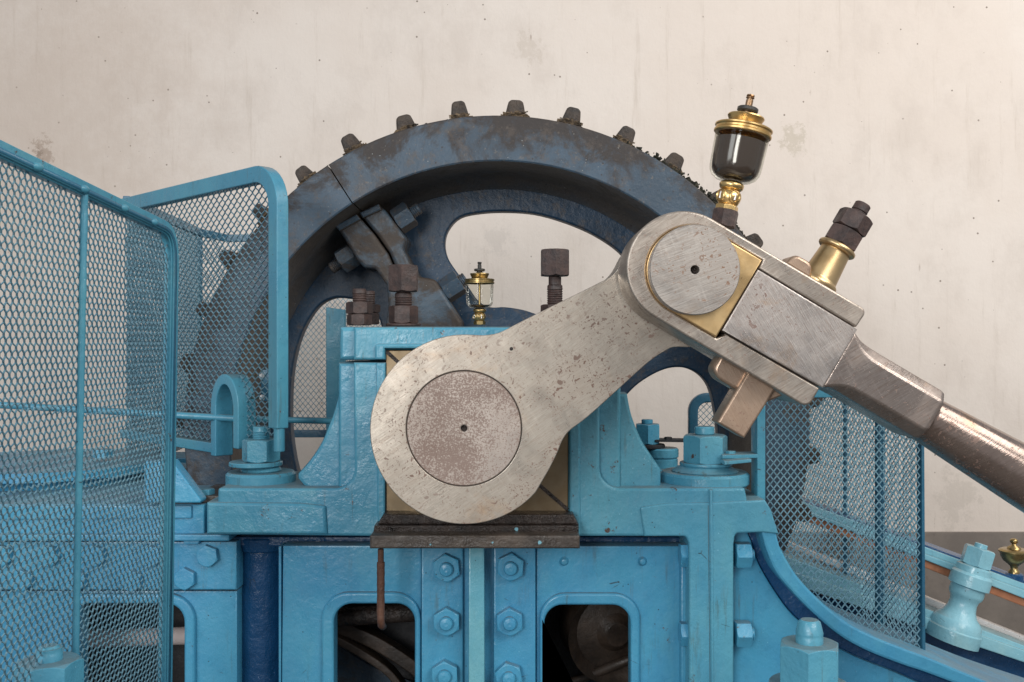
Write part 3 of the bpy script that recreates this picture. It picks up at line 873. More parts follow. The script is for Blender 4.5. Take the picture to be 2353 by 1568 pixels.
# ------------------------------------------------------------------ gear wheel
GX, GY0 = 1142, 985
GF = .40
gc = W(GX, GY0, GF)
gear = thing('gear_wheel', 'large split spur gear wheel with worn blue rim and wooden cogs behind the crank', 'gear wheel', Vector((gc.x, .65, gc.z)))
rO = 720 * S(GF); rI = 614 * S(GF)
# rim: ring profile revolved about the axis (front ring face, inner cylinder with fillet, back)
def revolve_ring(name, prof, mat, a0=0, a1=360, seg=160, kind=None):
    verts = []; faces = []; m = len(prof); full = abs(a1 - a0 - 360) < 1e-6
    n = seg if full else seg + 1
    for i in range(n):
        q = R(a0 + (a1 - a0) * i / seg)
        for r, y in prof:
            verts.append(Vector((gc.x + r * math.sin(q), y, gc.z + r * math.cos(q))))
    for i in range(seg):
        i2 = (i + 1) % n
        for j in range(m):
            k = (j + 1) % m
            faces.append([i * m + j, i * m + k, i2 * m + k, i2 * m + j])
    if not full:
        faces.append(list(range(m))); faces.append([(n - 1) * m + j for j in range(m)][::-1])
    me = mesh_from(verts, faces); fixn(me)
    bm = bmesh.new(); bm.from_mesh(me)
    for e in bm.edges:
        if len(e.link_faces) == 2 and e.calc_face_angle(0) > R(30): e.smooth = False
    bm.to_mesh(me); bm.free()
    return link(name, me, mat, gear)
GW = .70   # plane of the web
prof = [(rO - .004, GF), (rO, GF + .004), (rO, .93), (rI + .01, .93), (rI + .01, GW + .04), (rI - .03, GW - .005), (rI + .0, GW - .06), (rI + .006, GF + .012), (rI + .001, GF + .003), (rI + .005, GF)]
joint = math.degrees(math.atan2(758 - GX, GY0 - 387))
G2 = GEAR
revolve_ring('rim_segment', prof, G2, joint + .12, joint + 179.9, 90)
revolve_ring('rim_segment', prof, G2, joint + 180.1, joint + 359.88, 90)
# web with openings
def wpoly(pts, n=4): return smooth_pts(pts, n, True)
A = [(1022, 560), (1030, 528), (1058, 499), (1110, 488), (1170, 486), (1230, 491), (1290, 507), (1350, 531), (1400, 560), (1430, 585), (1439, 603), (1425, 640), (1380, 685), (1330, 722), (1285, 740), (1235, 723), (1200, 712), (1160, 706), (1125, 706), (1098, 690), (1073, 655), (1046, 620), (1028, 591)]
Bp = [(1440, 908), (1470, 880), (1510, 856), (1545, 845), (1580, 847), (1610, 863), (1630, 890), (1641, 930), (1649, 980), (1652, 1050), (1640, 1130), (1600, 1190), (1520, 1180), (1420, 1090), (1400, 1000), (1410, 940)]
Cp = [(800, 686), (768, 685), (735, 701), (706, 740), (685, 790), (672, 850), (667, 920), (670, 1010), (690, 1100), (740, 1150), (800, 1120), (850, 1030), (872, 930), (880, 840), (878, 760), (862, 715), (835, 693)]
Dp = [(1020, 1440), (1150, 1470), (1300, 1440), (1380, 1330), (1300, 1250), (1140, 1300), (1000, 1250), (900, 1330)]
s0 = (D + GW) / (D + GF)
cw = W(GX, GY0, GF); k = S(GW)
cpx = (cw.x / k + 1176.5, 784 - (cw.z - CZ) / k)
ring = circ(cpx[0], cpx[1], (rI + .006) / k, 96)
web = prism('web', ring, GW, GW + .045, WEB, gear, .006, [wpoly(A), wpoly(Bp), wpoly(Cp)], seg=3)
# hub
hb = Vector((gc.x, GW + .02, gc.z))
lathe('hub', [(0, .10), (.30, .10), (.335, .085), (.335, .0), (0, 0)], Vector((gc.x, GW - .01, gc.z)) + Vector((0, .08, 0)), FRONT, WEB, gear, 96)
lathe('hub_ring', [(0, 0), (.22, 0), (.22, .12), (.20, .13), (0, .13)], Vector((gc.x, GW, gc.z)), FRONT, WEB, gear, 64)
cyl('gear_shaft', Vector((gc.x, GW + .1, gc.z)), FRONT, .115, .45, CRANK, gear)
# bolted lugs along the split
lugL = prism('split_lug', rp([(771, 521, 4), (821, 494, 3), (861, 540, 0), (892, 584, 0), (908, 622, 0), (922, 690, 0), (905, 780, 0), (880, 780, 0), (892, 700, 10), (888, 655, 10), (862, 618, 8), (836, 615, 8), (819, 597, 8), (790, 548, 0)]), .55, GW + .01, LUG, gear, .010, seg=3)
lugR = prism('split_lug', rp([(826, 491, 3), (871, 472, 4), (885, 483, 8), (933, 547, 14), (926, 572, 10), (944, 607, 8), (963, 636, 10), (1000, 642, 20), (1062, 740, 10), (1062, 800, 0), (912, 800, 0), (926, 690, 0), (912, 622, 0), (896, 582, 0), (865, 538, 0)]), .55, GW + .01, LUG, gear, .010, seg=3)
prism('lug_facing', rp([(768, 520, 2), (819, 492, 2), (829, 504, 2), (780, 531, 2)]), .535, .56, GEAR, lugL, .005)
prism('lug_facing', rp([(825, 489, 2), (870, 468, 2), (876, 482, 2), (834, 501, 2)]), .535, .56, GEAR, lugR, .005)
ax = Vector((.84, 0, .54))
def gbolt(px, py, Y, sg, rc, h, mat, hs=.03, rs=.45):
    d = ax * sg
    n = nut('gear_nut', W(px, py, Y), d, rc, h, mat, gear, R(12), True)
    stud('stud', W(px, py, Y) + d * (h - .002), d, rc * rs, hs, mat, n, (0, .8), .006)
gbolt(911, 512, .60, 1, .040, .052, GEAR, .030)
gbolt(815, 583, .60, -1, .038, .050, LUG, .034)
gbolt(1020, 672, .60, 1, .038, .058, GEAR, .02, .5)
# wooden cogs
def tooth_mesh():
    # local: x across, y along the axle, z outwards
    pro = [(-.031, 0), (-.027, .030), (-.0215, .060), (-.019, .071), (-.012, .0765), (.012, .0765), (.019, .071), (.0215, .060), (.027, .030), (.031, 0)]
    V = []; F = []
    ys = [-.13, -.122, .122, .13]; sc = [.9, 1, 1, .9]
    for yy, q in zip(ys, sc):
        for x, z in pro: V.append(Vector((x * q, yy, z * (.985 if q < 1 else 1))))
    m = len(pro)
    for i in range(3):
        for j in range(m):
            kx = (j + 1) % m
            F.append([i * m + j, i * m + kx, (i + 1) * m + kx, (i + 1) * m + j])
    F.append(list(range(m))[::-1]); F.append([3 * m + j for j in range(m)])
    me = mesh_from(V, F, False); fixn(me); me.materials.append(TOOTH); return me
def pack_mesh(seed):
    rnd = random.Random(seed); V = []; F = []
    n = 46
    for i in range(n):      # frayed hemp strands lying round the foot of the cog
        q = i / n
        sx = rnd.choice((-1, 1))
        x0 = rnd.uniform(-.034, .024); z0 = rnd.uniform(.0, .022)
        L = rnd.uniform(.006, .018); dx = rnd.uniform(.5, 1) * L; dz = rnd.uniform(-.3, .35) * L
        y = -.137 + rnd.uniform(-.006, .006); t = rnd.uniform(.0015, .0038); z0 += .016; t *= .8
        b = len(V)
        for (x, z) in ((x0, z0), (x0 + dx, z0 + dz)):
            V += [Vector((x, y - t, z)), Vector((x, y, z + t)), Vector((x, y + t, z)), Vector((x, y, z - t))]
        for j in range(4):
            kx = (j + 1) % 4; F.append([b + j, b + kx, b + 4 + kx, b + 4 + j])
        F += [[b, b + 1, b + 2, b + 3], [b + 7, b + 6, b + 5, b + 4]]
    b = len(V)
    cols = 9
    for i in range(cols):
        x = -.038 + .076 * i / (cols - 1); h = .034 + .012 * rnd.random() - abs(x) * .35
        V += [Vector((x, -.134, -.01)), Vector((x, -.138, h)), Vector((x, -.12, h * .9)), Vector((x, .13, h * .8)), Vector((x, .13, -.01))]
    for i in range(cols - 1):
        for j in range(4):
            F.append([b + i * 5 + j, b + i * 5 + j + 1, b + i * 5 + 5 + j + 1, b + i * 5 + 5 + j])
    me = mesh_from(V, F, False); fixn(me); me.materials.append(ROPE); return me
tm = tooth_mesh(); pms = [pack_mesh(q) for q in range(5)]
for i in range(35):
    q = R(3.3 + 360 / 35 * i)
    rr = rO + .003
    o = bpy.data.objects.new('cog', tm); COL.objects.link(o); o.parent = gear
    o.location = Vector((gc.x + rr * math.sin(q), .67, gc.z + rr * math.cos(q))) - gear.location
    o.rotation_euler = (0, q + random.uniform(-.05, .05), 0)
    o.scale = (random.uniform(.94, 1.16), 1, random.uniform(.88, 1.04))
    m = o.modifiers.new('bevel', 'BEVEL'); m.width = .003; m.segments = 2; m.limit_method = 'ANGLE'; m.angle_limit = R(25)
    p = bpy.data.objects.new('packing', pms[i % 5]); COL.objects.link(p); p.parent = o
# crumbled grease along the rim edge
rnd = random.Random(3); V = []; F = []
def crumbs(a0, a1, n, hmax):
    for i in range(n):
        q = R(rnd.uniform(a0, a1)); r = rO + rnd.uniform(-.004, hmax); y = rnd.uniform(GF + .02, GF + .35); sz = rnd.uniform(.003, .009)
        c = Vector((gc.x + r * math.sin(q), y, gc.z + r * math.cos(q))); b = len(V)
        d = [Vector((rnd.uniform(-1, 1), rnd.uniform(-1, 1), rnd.uniform(-1, 1))).normalized() * sz for _ in range(2)]
        e = d[0].cross(d[1]).normalized() * sz * .7
        V.extend([c + d[0], c + d[1], c - d[0], c - d[1], c + e, c - e])
        for t in ((0, 1, 4), (1, 2, 4), (2, 3, 4), (3, 0, 4), (1, 0, 5), (2, 1, 5), (3, 2, 5), (0, 3, 5)): F.append([b + x for x in t])
crumbs(24, 58, 1500, .010); crumbs(30, 52, 1100, .018); crumbs(-36, -31, 90, .006); crumbs(-16, -9, 90, .005); crumbs(5, 10, 60, .005); crumbs(15, 19, 60, .006)
link('grease_crumbs', mesh_from(V, F, False), MOSS, gear, 'stuff')

# ------------------------------------------------------------------ crank
CY = -.28
ck = thing('crank', 'polished steel crank web speckled with rust, round boss and tapering arm', 'crank', W(1066, 985, CY))
a_s = math.degrees(math.atan2(1128.7 - 987, 1227 - 1068))
cr = arc(1068, 987, 218, a_s, 275, 60)          # lower right round the left to the top
cr += smooth_pts([(1110, 771), (1146, 765), (1194, 741), (1280, 698), (1369, 654), (1402, 636), (1424, 612), (1448, 570), (1500, 520), (1580, 497), (1680, 530), (1738, 620), (1728, 720), (1672, 775), (1604, 792), (1586, 798), (1549, 798), (1530, 806), (1491, 832), (1423, 893), (1352, 957), (1308, 991), (1291, 1015), (1281, 1040), (1263, 1077)], 4)
prism('crank_web', cr, CY, CY + .15, CRANK, ck, .0016, [circ(1066, 985, 133.4, 72)], seg=3)
sc = S(CY)
lathe('shaft_end', [(0, -.012), (7.5 * sc, -.012), (8 * sc, -.001), (10 * sc, .0), (130 * sc, .0), (131.8 * sc, -.002), (131.8 * sc, -.16)], W(1066, 985, CY) - FRONT * .001, FRONT, DISC, ck, 96)
lathe('groove_ring', [(133.6 * sc, 0), (131.0 * sc, 0), (131.0 * sc, -.02), (133.6 * sc, -.02)], W(1066, 985, CY) - FRONT * .004, FRONT, OILY, ck, 96)
cyl('centre_hole_shade', W(1066, 985, CY) - FRONT * .0125, FRONT, 7.4 * sc, .001, OILY, ck, 0)  # black disc paints the shade at the bottom of the hole
cyl('key_plug', W(1175, 802, CY) - FRONT * .002, (FRONT), .0042, .003, OILY, ck)

# ------------------------------------------------------------------ connecting rod
O = (1597, 620); ANG = 30.5; ca, sa = math.cos(R(ANG)), math.sin(R(ANG))
def UV(u, v): return (O[0] + u * ca + v * sa, O[1] + u * sa - v * ca)
def uvp(pts): return [UV(*p[:2]) for p in pts]
RF = -.45; RB = -.30
rodt = thing('connecting_rod', 'polished steel connecting rod with strapped brass big end, slanting down to the right', 'connecting rod', W(*UV(260, -10), RF))
sp = S(RF)
outer = arc(-25, -10, 131, 90, 270, 36) + rp([(300, -143, 0), (386, -143, 20), (386, -89, 3), (123, -92, 2)], 6)[1:]
inner_r = [(123, -92), (123, -110)] + arc(-6, -6, 104, 270, 90, 30) + [(123, 98), (123, 78)]
st_poly = outer + [(123, -110)] + arc(-6, -6, 103.5, 270, 90, 30) + [(123, 98), (124, 77)] + rp([(124, 77, 0), (387, 74, 3), (390, 121, 15), (0, 121, 0)], 6)[1:-1]
strap = prism('strap', uvp([(u, v) for u, v in st_poly]), RF, RB, STRAP, rodt, .004, seg=3)
# brass liner: half round at the left, square at the right
brp = arc(-6, -6, 103, 90, 270, 30) + [(121, -109), (122, 97)]
cyl('pin_hole_shade', W(1597, 620, RF - .035) - FRONT * .0285, FRONT, 10.4 * S(RF), .0005, OILY, rodt, 0)  # dark disc stands in for the shade deep in the pin hole
prism('brass_liner', uvp(brp), RF - .006, RB + .02, BRASSP, rodt, .0025)
lathe('crank_pin', [(0, -.03), (10.5 * S(RF - .03), -.03), (10.5 * S(RF - .03), 0), (102 * S(RF - .03), 0), (104 * S(RF - .03), -.002), (104 * S(RF - .03), -.35)], W(1597, 620, RF - .035), FRONT, PIN, rodt, 96)
# foot block
prism('rod_foot', uvp([(124, -88.5), (392, -85.5), (392, 71.5), (124, 74.5)]), RF - .002, RB, FOOT, rodt, .003)
# neck: loft from the foot through a flare to an eight-sided bar, then the round shaft
ymid = (RF + RB) / 2; hd = (RB - RF) / 2
secs = []
def octo(hw, hy, ch):
    return [(-hw, -hy + ch), (-hw + ch, -hy), (hw - ch, -hy), (hw, -hy + ch), (hw, hy - ch), (hw - ch, hy), (-hw + ch, hy), (-hw, hy - ch)]
cv = -10
for u, hw, ch, hyf in ((390, 74, 5, 1.0), (398, 71, 6, .99), (408, 67.5, 9, .985), (420, 65.5, 15, .975), (436, 64.5, 21, .97), (460, 64, 25, .965), (500, 64, 26, .96), (570, 64, 26, .96), (640, 64, 26, .96), (648, 63, 26, .95), (653, 60, 26, .91)):
    secs.append((u, octo(hw * sp, hd * hyf, ch * sp)))
V = []; F = []
for u, sec in secs:
    c = W(*UV(u, cv), RF)
    vdir = Vector((sa, 0, ca))
    for a, b in sec: V.append(Vector((c.x, ymid, c.z)) + vdir * a + Vector((0, 1, 0)) * b)
for i in range(len(secs) - 1):
    for j in range(8):
        kx = (j + 1) % 8; F.append([i * 8 + j, i * 8 + kx, i * 8 + 8 + kx, i * 8 + 8 + j])
F.append(list(range(8))); F.append([(len(secs) - 1) * 8 + j for j in range(8)])
me = mesh_from(V, F); fixn(me)
bevel(link('rod_neck', me, NECK, rodt), .004, 3, 20)
p0 = W(*UV(650, cv - 3), RF); p0.y = ymid; p1 = W(*UV(1500, cv - 3), RF); p1.y = ymid
sdir = (p1 - p0).normalized(); L = (p1 - p0).length
lathe('rod_shaft', [(0, 0), (58 * sp, 0), (60 * sp, 3 * sp), (60 * sp, 9 * sp), (57 * sp, 14 * sp), (57 * sp, 20 * sp), (61 * sp, 80 * sp), (73 * sp, 300 * sp), (84 * sp, 550 * sp), (84 * sp, L), (0, L)], p0, sdir, SHAFT, rodt, 72, 40)
# gibs and cotter
prism('gib', uvp(rp([(152, -135, 2), (152, -178, 30), (175, -190, 30), (290, -190, 4), (330, -135, 2)], 8)), ymid - .030, ymid + .03, KEY, rodt, .006, seg=3)
prism('gib', uvp(rp([(172, 118, 2), (178, 149, 22), (228, 150, 22), (238, 118, 2)], 8)), ymid - .035, ymid + .03, KEY, rodt, .006, seg=3)
prism('cotter', uvp(rp([(223, -130, 0), (223, -277, 3), (295, -277, 3), (300, -130, 0)])), ymid - .045, ymid + .015, KEY, rodt, .005, seg=3)
# brass sleeve, nuts and stud on top
def on_v(u, v0):
    p = W(*UV(u, v0), RF); p.y = ymid; return p
VD = Vector((sa, 0, ca)); q = sp
slv = lathe('brass_sleeve', [(0, 0), (48 * q, 0), (49 * q, 3 * q), (49 * q, 9 * q), (46 * q, 13 * q), (43.5 * q, 15 * q), (42.5 * q, 19 * q), (36.5 * q, 88 * q), (36 * q, 92 * q), (42 * q, 93 * q), (45.5 * q, 96 * q), (46.5 * q, 100 * q), (45.5 * q, 104 * q), (42 * q, 107 * q), (35 * q, 108 * q), (0, 108 * q)], on_v(278, 130), VD, CONE, rodt, 64, 40)
n1 = nut('stud_nut', on_v(278, 237), VD, 43.5 * q, 42 * q, RUST, rodt, R(20), True)
nut('stud_nut', on_v(279, 281), VD, 43 * q, 43 * q, RUST, rodt, R(38), True)
stud('stud', on_v(279, 320), VD, 20 * q, 34 * q, RUST, n1, (0, .45), .0045)

# ------------------------------------------------------------------ sight-feed oilers
def oiler(label, base, axis, k, oil_frac, stub, parent_mat=BRASS, dark=True, group=None):
    a = Vector(axis).normalized(); base = Vector(base)
    root = thing('oiler', label, 'oiler', base, group)
    P = lambda t: base + a * (t * k)
    sc_ = lambda pr: [(r * k, t * k) for r, t in pr]
    if stub:
        nut('steel_stub', P(-14), a, 31 * k, 40 * k, RUST, root, R(10))
    nut('hex_base', P(20), a, 27 * k, 17 * k, parent_mat, root, R(5))
    ball = lathe('sight_body', sc_([(0, 36), (19, 36), (23, 40), (27, 50), (28, 57), (26, 66), (20, 74), (0, 75)]), base, a, parent_mat, root, 48, 50)
    # sight holes: rings with dark glass set in the ball
    ax_, xx, yy = frame(a)
    for ang in (0, 1):
        dirv = (FRONT * .94 + Vector((.34 if ang == 0 else -.88, 0, 0))).normalized()
        if ang == 1: dirv = (FRONT * .45 + Vector((-.89, 0, 0))).normalized()
        dirv = (dirv - a * dirv.dot(a)).normalized()
        c = P(56) + dirv * 22.5 * k
        lathe('sight_ring', sc_([(10, 3), (12.5, 5.5), (15, 4.5), (16, -2)]), c, dirv, parent_mat, ball, 28, 60)
        lathe('sight_glass', sc_([(0, 2.5), (10.5, 2.5)]), c, dirv, BRASSD, ball, 24)
        rod_between('sight_tube', c + dirv * 3.5 * k - a * 8 * k, c + dirv * 3.5 * k + a * 8 * k, 2.6 * k, BRIGHT, ball, 10)
    lathe('neck_ring', sc_([(0, 73), (22, 73), (27, 77), (28.5, 82), (28.5, 87), (25, 91), (21, 93), (0, 93)]), base, a, parent_mat, root, 48, 50)
    bowl_o = [(20, 92), (30, 93.5), (42, 97), (52, 104), (58, 114), (60, 124), (61, 150), (63, 206)]
    t_oil = 96 + (205 - 96) * oil_frac
    g = lathe('glass_bowl', sc_([(0, 91)] + bowl_o), base, a, GLASS, root, 64, 60)
    oilp = [(0, 97.5)] + [(r - 3.2, t + 4.4) for r, t in [(20, 92.5), (30, 93.8), (42, 97.5), (51, 104), (56, 113), (58.6, 124)]]
    if t_oil > 130: oilp += [(57.2, 150), (57.4 + (t_oil - 150) * .035, t_oil)]
    oilp = [p for p in oilp if p[1] <= t_oil + 1] + [(0, t_oil)]
    lathe('oil_fill', sc_(oilp), base, a, OIL if dark else OILB, g, 48, 50)
    if not dark:
        rod_between('feed_stem', P(t_oil), P(205), 5 * k, BRASSD, g, 14)
    lathe('lid_ring', sc_([(55, 203), (65, 203), (67, 205), (67, 209), (64, 212), (64, 216), (67, 219), (67, 222), (64, 224), (40, 227), (0, 228)]), base, a, parent_mat, root, 64, 35)
    lathe('lid_dome', sc_([(0, 225), (33, 225), (36, 230), (40, 240), (43, 246), (42, 249), (38, 249), (26, 250), (16, 253), (0, 253)]), base, a, parent_mat, root, 56, 35)
    lathe('stem', sc_([(0, 249), (13, 249), (13, 262), (11, 263), (0, 263)]), base, a, BRONZE if dark else BLACKM, root, 28)
    lathe('adjuster_disc', sc_([(0, 259), (22, 259), (24.5, 262), (24.5, 268), (22, 270), (0, 270)]), base, a, BLACKM, root, 40)
    lathe('top_pin', sc_([(0, 269), (8.5, 269), (8.5, 288), (6.5, 289), (6.5, 291), (9.5, 292), (10, 294), (7, 295), (9.5, 297), (9, 300), (0, 301)]), base, a, BRONZE if dark else BLACKM, root, 28)
    return root
Yo = -.37
oa = Vector((.2077, 0, .978))
oiler('large brass oiler with a glass bowl of dark oil, tilted on the connecting rod', W(1664, 508, Yo), oa, S(Yo) * .985, .86, True, group='glass oilers')
k2 = S(.16) * .515
oiler('small clear glass oiler almost empty, standing upright on the blue bearing cap', W(1102, 757, .16), UP, k2, .13, False, BRASSD, False, 'glass oilers')
# brass cup at the far right edge
oc = thing('oil_cup', 'brass oil cup with ball knob at the right edge of the picture', 'oil cup', W(2330, 1318, .62))
k3 = S(.62)
lathe('cup', [(r * k3, t * k3) for r, t in [(0, 0), (12, 0), (12, 6), (8, 10), (8, 16), (14, 22), (24, 30), (29, 40), (30, 48), (33, 50), (33, 53), (28, 56), (0, 58)]], W(2330, 1318, .62), UP, BRASSD, oc, 40, 45)
lathe('knob', [(r * k3, t * k3) for r, t in [(16, 55), (14, 61), (6, 65), (5, 68), (8, 71), (9, 75), (7, 79), (0, 81)]], W(2330, 1318, .62), UP, BRASSD, oc, 32, 50)
lathe('cup_foot', [(r * k3, t * k3) for r, t in [(0, -30), (20, -30), (20, -2), (16, 1), (0, 1)]], W(2330, 1318, .62), UP, NAVY, oc, 32)

# ------------------------------------------------------------------ guards
def lerp(a, b, t): return Vector(a) + (Vector(b) - Vector(a)) * t
# near left guard: panel running towards the camera, leaning a little
ng = thing('mesh_guard', 'nearest blue mesh guard at the left edge, running towards the viewer', 'guard', group='mesh guards round the gear wheel', loc=Vector((-.75, -.4, 0)))
PR = W(392, 535, -.20); PL = W(20, 362, -.75)
PBR = W(376, 1548, -.20)
udir = Vector((PL.x - PR.x, PL.y - PR.y, 0)).normalized()     # along the panel, towards the camera
lean = (PBR - PR); lean = Vector((lean.x, 0, lean.z)).normalized()   # downwards
slope = (PL.z - PR.z) / (Vector((PL.x - PR.x, PL.y - PR.y))).length
ext = .72
nrmN = udir.cross(lean).normalized()
def NP(a, b): return PR + udir * a + lean * b       # a along, b downwards
Htot = (PR.z - .35)
top = lambda a: -slope * a
path = [NP(ext, top(ext)), NP(.06, top(.06))]
c0 = [(.06, top(.06)), (.03, top(.03) + .003), (.012, .015), (.003, .035), (0, .06)]
path += [NP(a, b) for a, b in smooth_pts(c0, 4)[1:]] + [NP(0, Htot)]
sweep('frame_bar', path, box_prof(.020, .017), nrmN, GUARD, ng, bev=.002)
sweep('frame_bead', [p + (-nrmN if nrmN.x < 0 else nrmN) * .0105 for p in path], box_prof(.022, .005, .004), nrmN, GUARD, ng, bev=.0015)
sweep('frame_groove', [p + (-nrmN if nrmN.x < 0 else nrmN) * .0132 for p in path], box_prof(.008, .002, -.001), nrmN, GUARDD, ng)
poly = [(ext, top(ext) + .008), (.05, top(.05) + .008), (.012, .03), (.006, .07), (.006, Htot), (ext, Htot)]
wire_mesh(PR, udir, lean, poly, .0160, .0210, WIRE, ng, ww=.0031, wd=.0022, weave=.0008, hyf=.10)
sgn = 1 if nrmN.dot(Vector((1, 0, 0))) > 0 else -1
off = nrmN * sgn * .006
# upright on the panel
vb = .30
def a_of(px):   # where the panel meets the sight line through column px
    lo, hi = 0, ext
    for _ in range(40):
        m_ = (lo + hi) / 2; p = NP(m_, .3); x = p.x / (p.y + D) * 2300 + 1176.5
        if x > px: lo = m_
        else: hi = m_
    return (lo + hi) / 2
av = a_of(180)
rod_between('upright', NP(av, top(av)) + off, NP(av + .012, Htot) + off, .0062, GUARD, ng, 12, lump=.08)
for aa in (.10, .22, .36, .5):
    p = NP(aa, top(aa)); lathe('weld', [(0, -.014), (.006, -.01), (.008, 0), (.006, .01), (0, .014)], p + off * 2, udir, GUARD, ng, 10, 80)

# rail behind the guards
rl = thing('guard_rail', 'thin blue horizontal pipe rail passing behind the left mesh guards', 'rail', W(400, 962, .25))
rod_between('rail_pipe', W(-120, 924, .22), W(558, 963, .24), 8.2 * S(.2), GUARD, rl, 16)
rod_between('rail_pipe', W(558, 963, .24), W(775, 968, .30), 7.5 * S(.2), GUARD, rl, 16)

# second guard: oblique rounded frame
g2t = thing('mesh_guard', 'blue round cornered mesh guard with an arched cutout beside the gear rim', 'guard', group='mesh guards round the gear wheel', loc=Vector((-.84, .36, 0)))
QR = W(648, 375, .05); QL = W(287, 450, .68); QL.z = QR.z
ud = Vector((QR.x - QL.x, QR.y - QL.y, 0)).normalized(); LQ = (Vector((QR.x - QL.x, QR.y - QL.y, 0))).length
def QP(a, b): return QL + ud * a + Vector((0, 0, -b))
def a_q(px, extra=0):
    t = (px - 1176.5) / 2300     # x = t*(y+D)
    # QL.x + ud.x a = t (QL.y + ud.y a + D)
    return (t * (QL.y + D) - QL.x) / (ud.x - t * ud.y)
def b_q(px, py):
    a = a_q(px); y = QL.y + ud.y * a; z = CZ + (784 - py) * S(y); return (a, QL.z - z)
nq = ud.cross(Vector((0, 0, 1))).normalized()
aR = a_q(648)
bot = b_q(648, 985)[1]
pth = [(0, .016)] + [(aR - .10, .016)] + [(aR - .016 - .085 * (1 - math.sin(R(q))), .016 + .085 * (1 - math.cos(R(q)))) for q in (15, 30, 45, 60, 75)]
pth = [(0, .016), (aR - .10, .016)] + [(aR - .101 + .085 * math.sin(R(q)), .101 - .085 * math.cos(R(q))) for q in range(10, 91, 10)] + [(aR - .016, bot)]
sweep('frame_bar', [QP(a, b) for a, b in pth], box_prof(.040, .032), nq, GUARD, g2t, bev=.003)
bl = [b_q(287, 1012), b_q(400, 1028), b_q(508, 1028)]
bb = b_q(508, 1030)[1]
ac0, ac1 = a_q(510), a_q(562)
bt = b_q(535, 871)[1]; acm = (ac0 + ac1) / 2; hwid = (ac1 - ac0) / 2
arch = [(0, bb), (ac0, bb)]
ar2 = [(ac0, bb + .018)] + [(acm - hwid * math.cos(R(q)), bt + hwid * 1.3 - hwid * 1.3 * math.sin(R(q))) for q in range(0, 181, 12)] + [(ac1, b_q(562, 1030)[1])]
sweep('bottom_bar', [QP(a, b) for a, b in arch], box_prof(.026, .032), nq, GUARD, g2t, bev=.003)
sweep('arch_bar', [QP(a, b) for a, b in ar2], box_prof(.026, .050, 0, 0), nq, GUARD, g2t, bev=.003)
mp = [(0, .02)] + [(aR - .10, .02)] + [(aR - .105 + .085 * math.sin(R(q)), .105 - .085 * math.cos(R(q))) for q in range(15, 91, 15)] + [(aR - .02, bot + .02), (ac1, bot + .05)] + ar2[::-1][1:-1] + [(ac0, bb), (0, bb)]
wire_mesh(QL, ud, Vector((0, 0, -1)), mp, .030, .0235, WIRE, g2t, ww=.0036, wd=.003, hyf=.07)
pz = QP(aR - .012, bot)
cyl('post_foot', pz + Vector((0, 0, -.055)), UP, .013, .06, GUARD, g2t)
prism('hinge_plate', rp([(600, 850, 3), (640, 850, 3), (640, 922, 3), (600, 922, 3)]), .30, .31, GUARDD, g2t, .001)
for yy in (862, 914):
    rod_between('hinge_pin', W(577, yy, .17), W(600, yy, .13), .0035, BRONZE, g2t, 10)
    lathe('pin_head', [(0, 0), (.007, 0), (.007, .006), (0, .008)], W(600, yy, .13), (.9, -.4, 0), BRIGHT, g2t, 12)

# rear guard: side going back, then across behind the gear
g3 = thing('mesh_guard', 'rear blue mesh guard behind the left side of the gear wheel', 'guard', group='mesh guards round the gear wheel', loc=Vector((-1.2, 1.2, 0)))
A3 = W(290, 462, .70); B3 = W(460, 535, 1.70); C3 = W(900, 552, 1.78)
def panel3(P0, P1, zb0, zb1, par, cw_, ch_, mat=WIRE, ww=.003, frame_mat=GUARDD, bw=.03):
    u3 = Vector((P1.x - P0.x, P1.y - P0.y, 0)); L3 = u3.length; u3.normalize()
    wire_mesh(Vector((P0.x, P0.y, P0.z)), u3, Vector((0, 0, -1)), [(0, 0), (L3, P0.z - P1.z), (L3, P0.z - zb1), (0, P0.z - zb0)], cw_, ch_, mat, par, ww=ww, wd=.0035)
    n3 = u3.cross(UP)
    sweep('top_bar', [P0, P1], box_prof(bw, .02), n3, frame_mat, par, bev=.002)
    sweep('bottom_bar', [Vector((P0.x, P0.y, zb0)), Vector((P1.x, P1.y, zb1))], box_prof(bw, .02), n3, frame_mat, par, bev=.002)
zb = W(700, 1000, 1.74).z
panel3(A3, B3, zb, zb, g3, .026, .026)
# rounded run from side to back
mid = W(520, 548, 1.80)
panel3(B3, mid, zb, zb, g3, .022, .026)
panel3(mid, Vector((C3.x, 1.80, mid.z)), zb, zb, g3, .022, .026)
rod_between('upright', Vector((B3.x, B3.y, B3.z)), Vector((B3.x, B3.y, zb)), .009, GUARDD, g3, 12)
prism('end_post', [(749, 706), (792, 712), (792, 1003), (749, 1003)], 1.72, 1.76, GUARD, g3, .003)

# right guard
g4 = thing('mesh_guard', 'tall blue mesh guard on the right, boxed round the gear teeth under the rod', 'guard', group='mesh guards round the gear wheel', loc=Vector((.9, .3, 0)))
f0 = W(1758, 860, .10); f1 = W(2118, 860, .10)
zt = W(1758, 903, .10).z; zb4 = W(1758, 1640, .10).z
wire_mesh(Vector((f0.x, .10, zt)), XP, Vector((0, 0, -1)), [(0, .004), (f1.x - f0.x, .004), (f1.x - f0.x, zt - zb4), (0, zt - zb4)], .0163, .0205, WIRE, g4, ww=.0030, wd=.0026)
post_top = W(1750, 905, .10).z; post_bot = W(1750, 1150, .10).z
prism('corner_post', [(1740, 880), (1759, 880), (1759, 1160), (1740, 1160)], .06, .12, GUARD, g4, .002)
sweep('top_bar', [Vector((f0.x, .10, zt)), Vector((f1.x, .10, zt))], box_prof(.022, .02), (0, -1, 0), GUARD, g4, bev=.002)
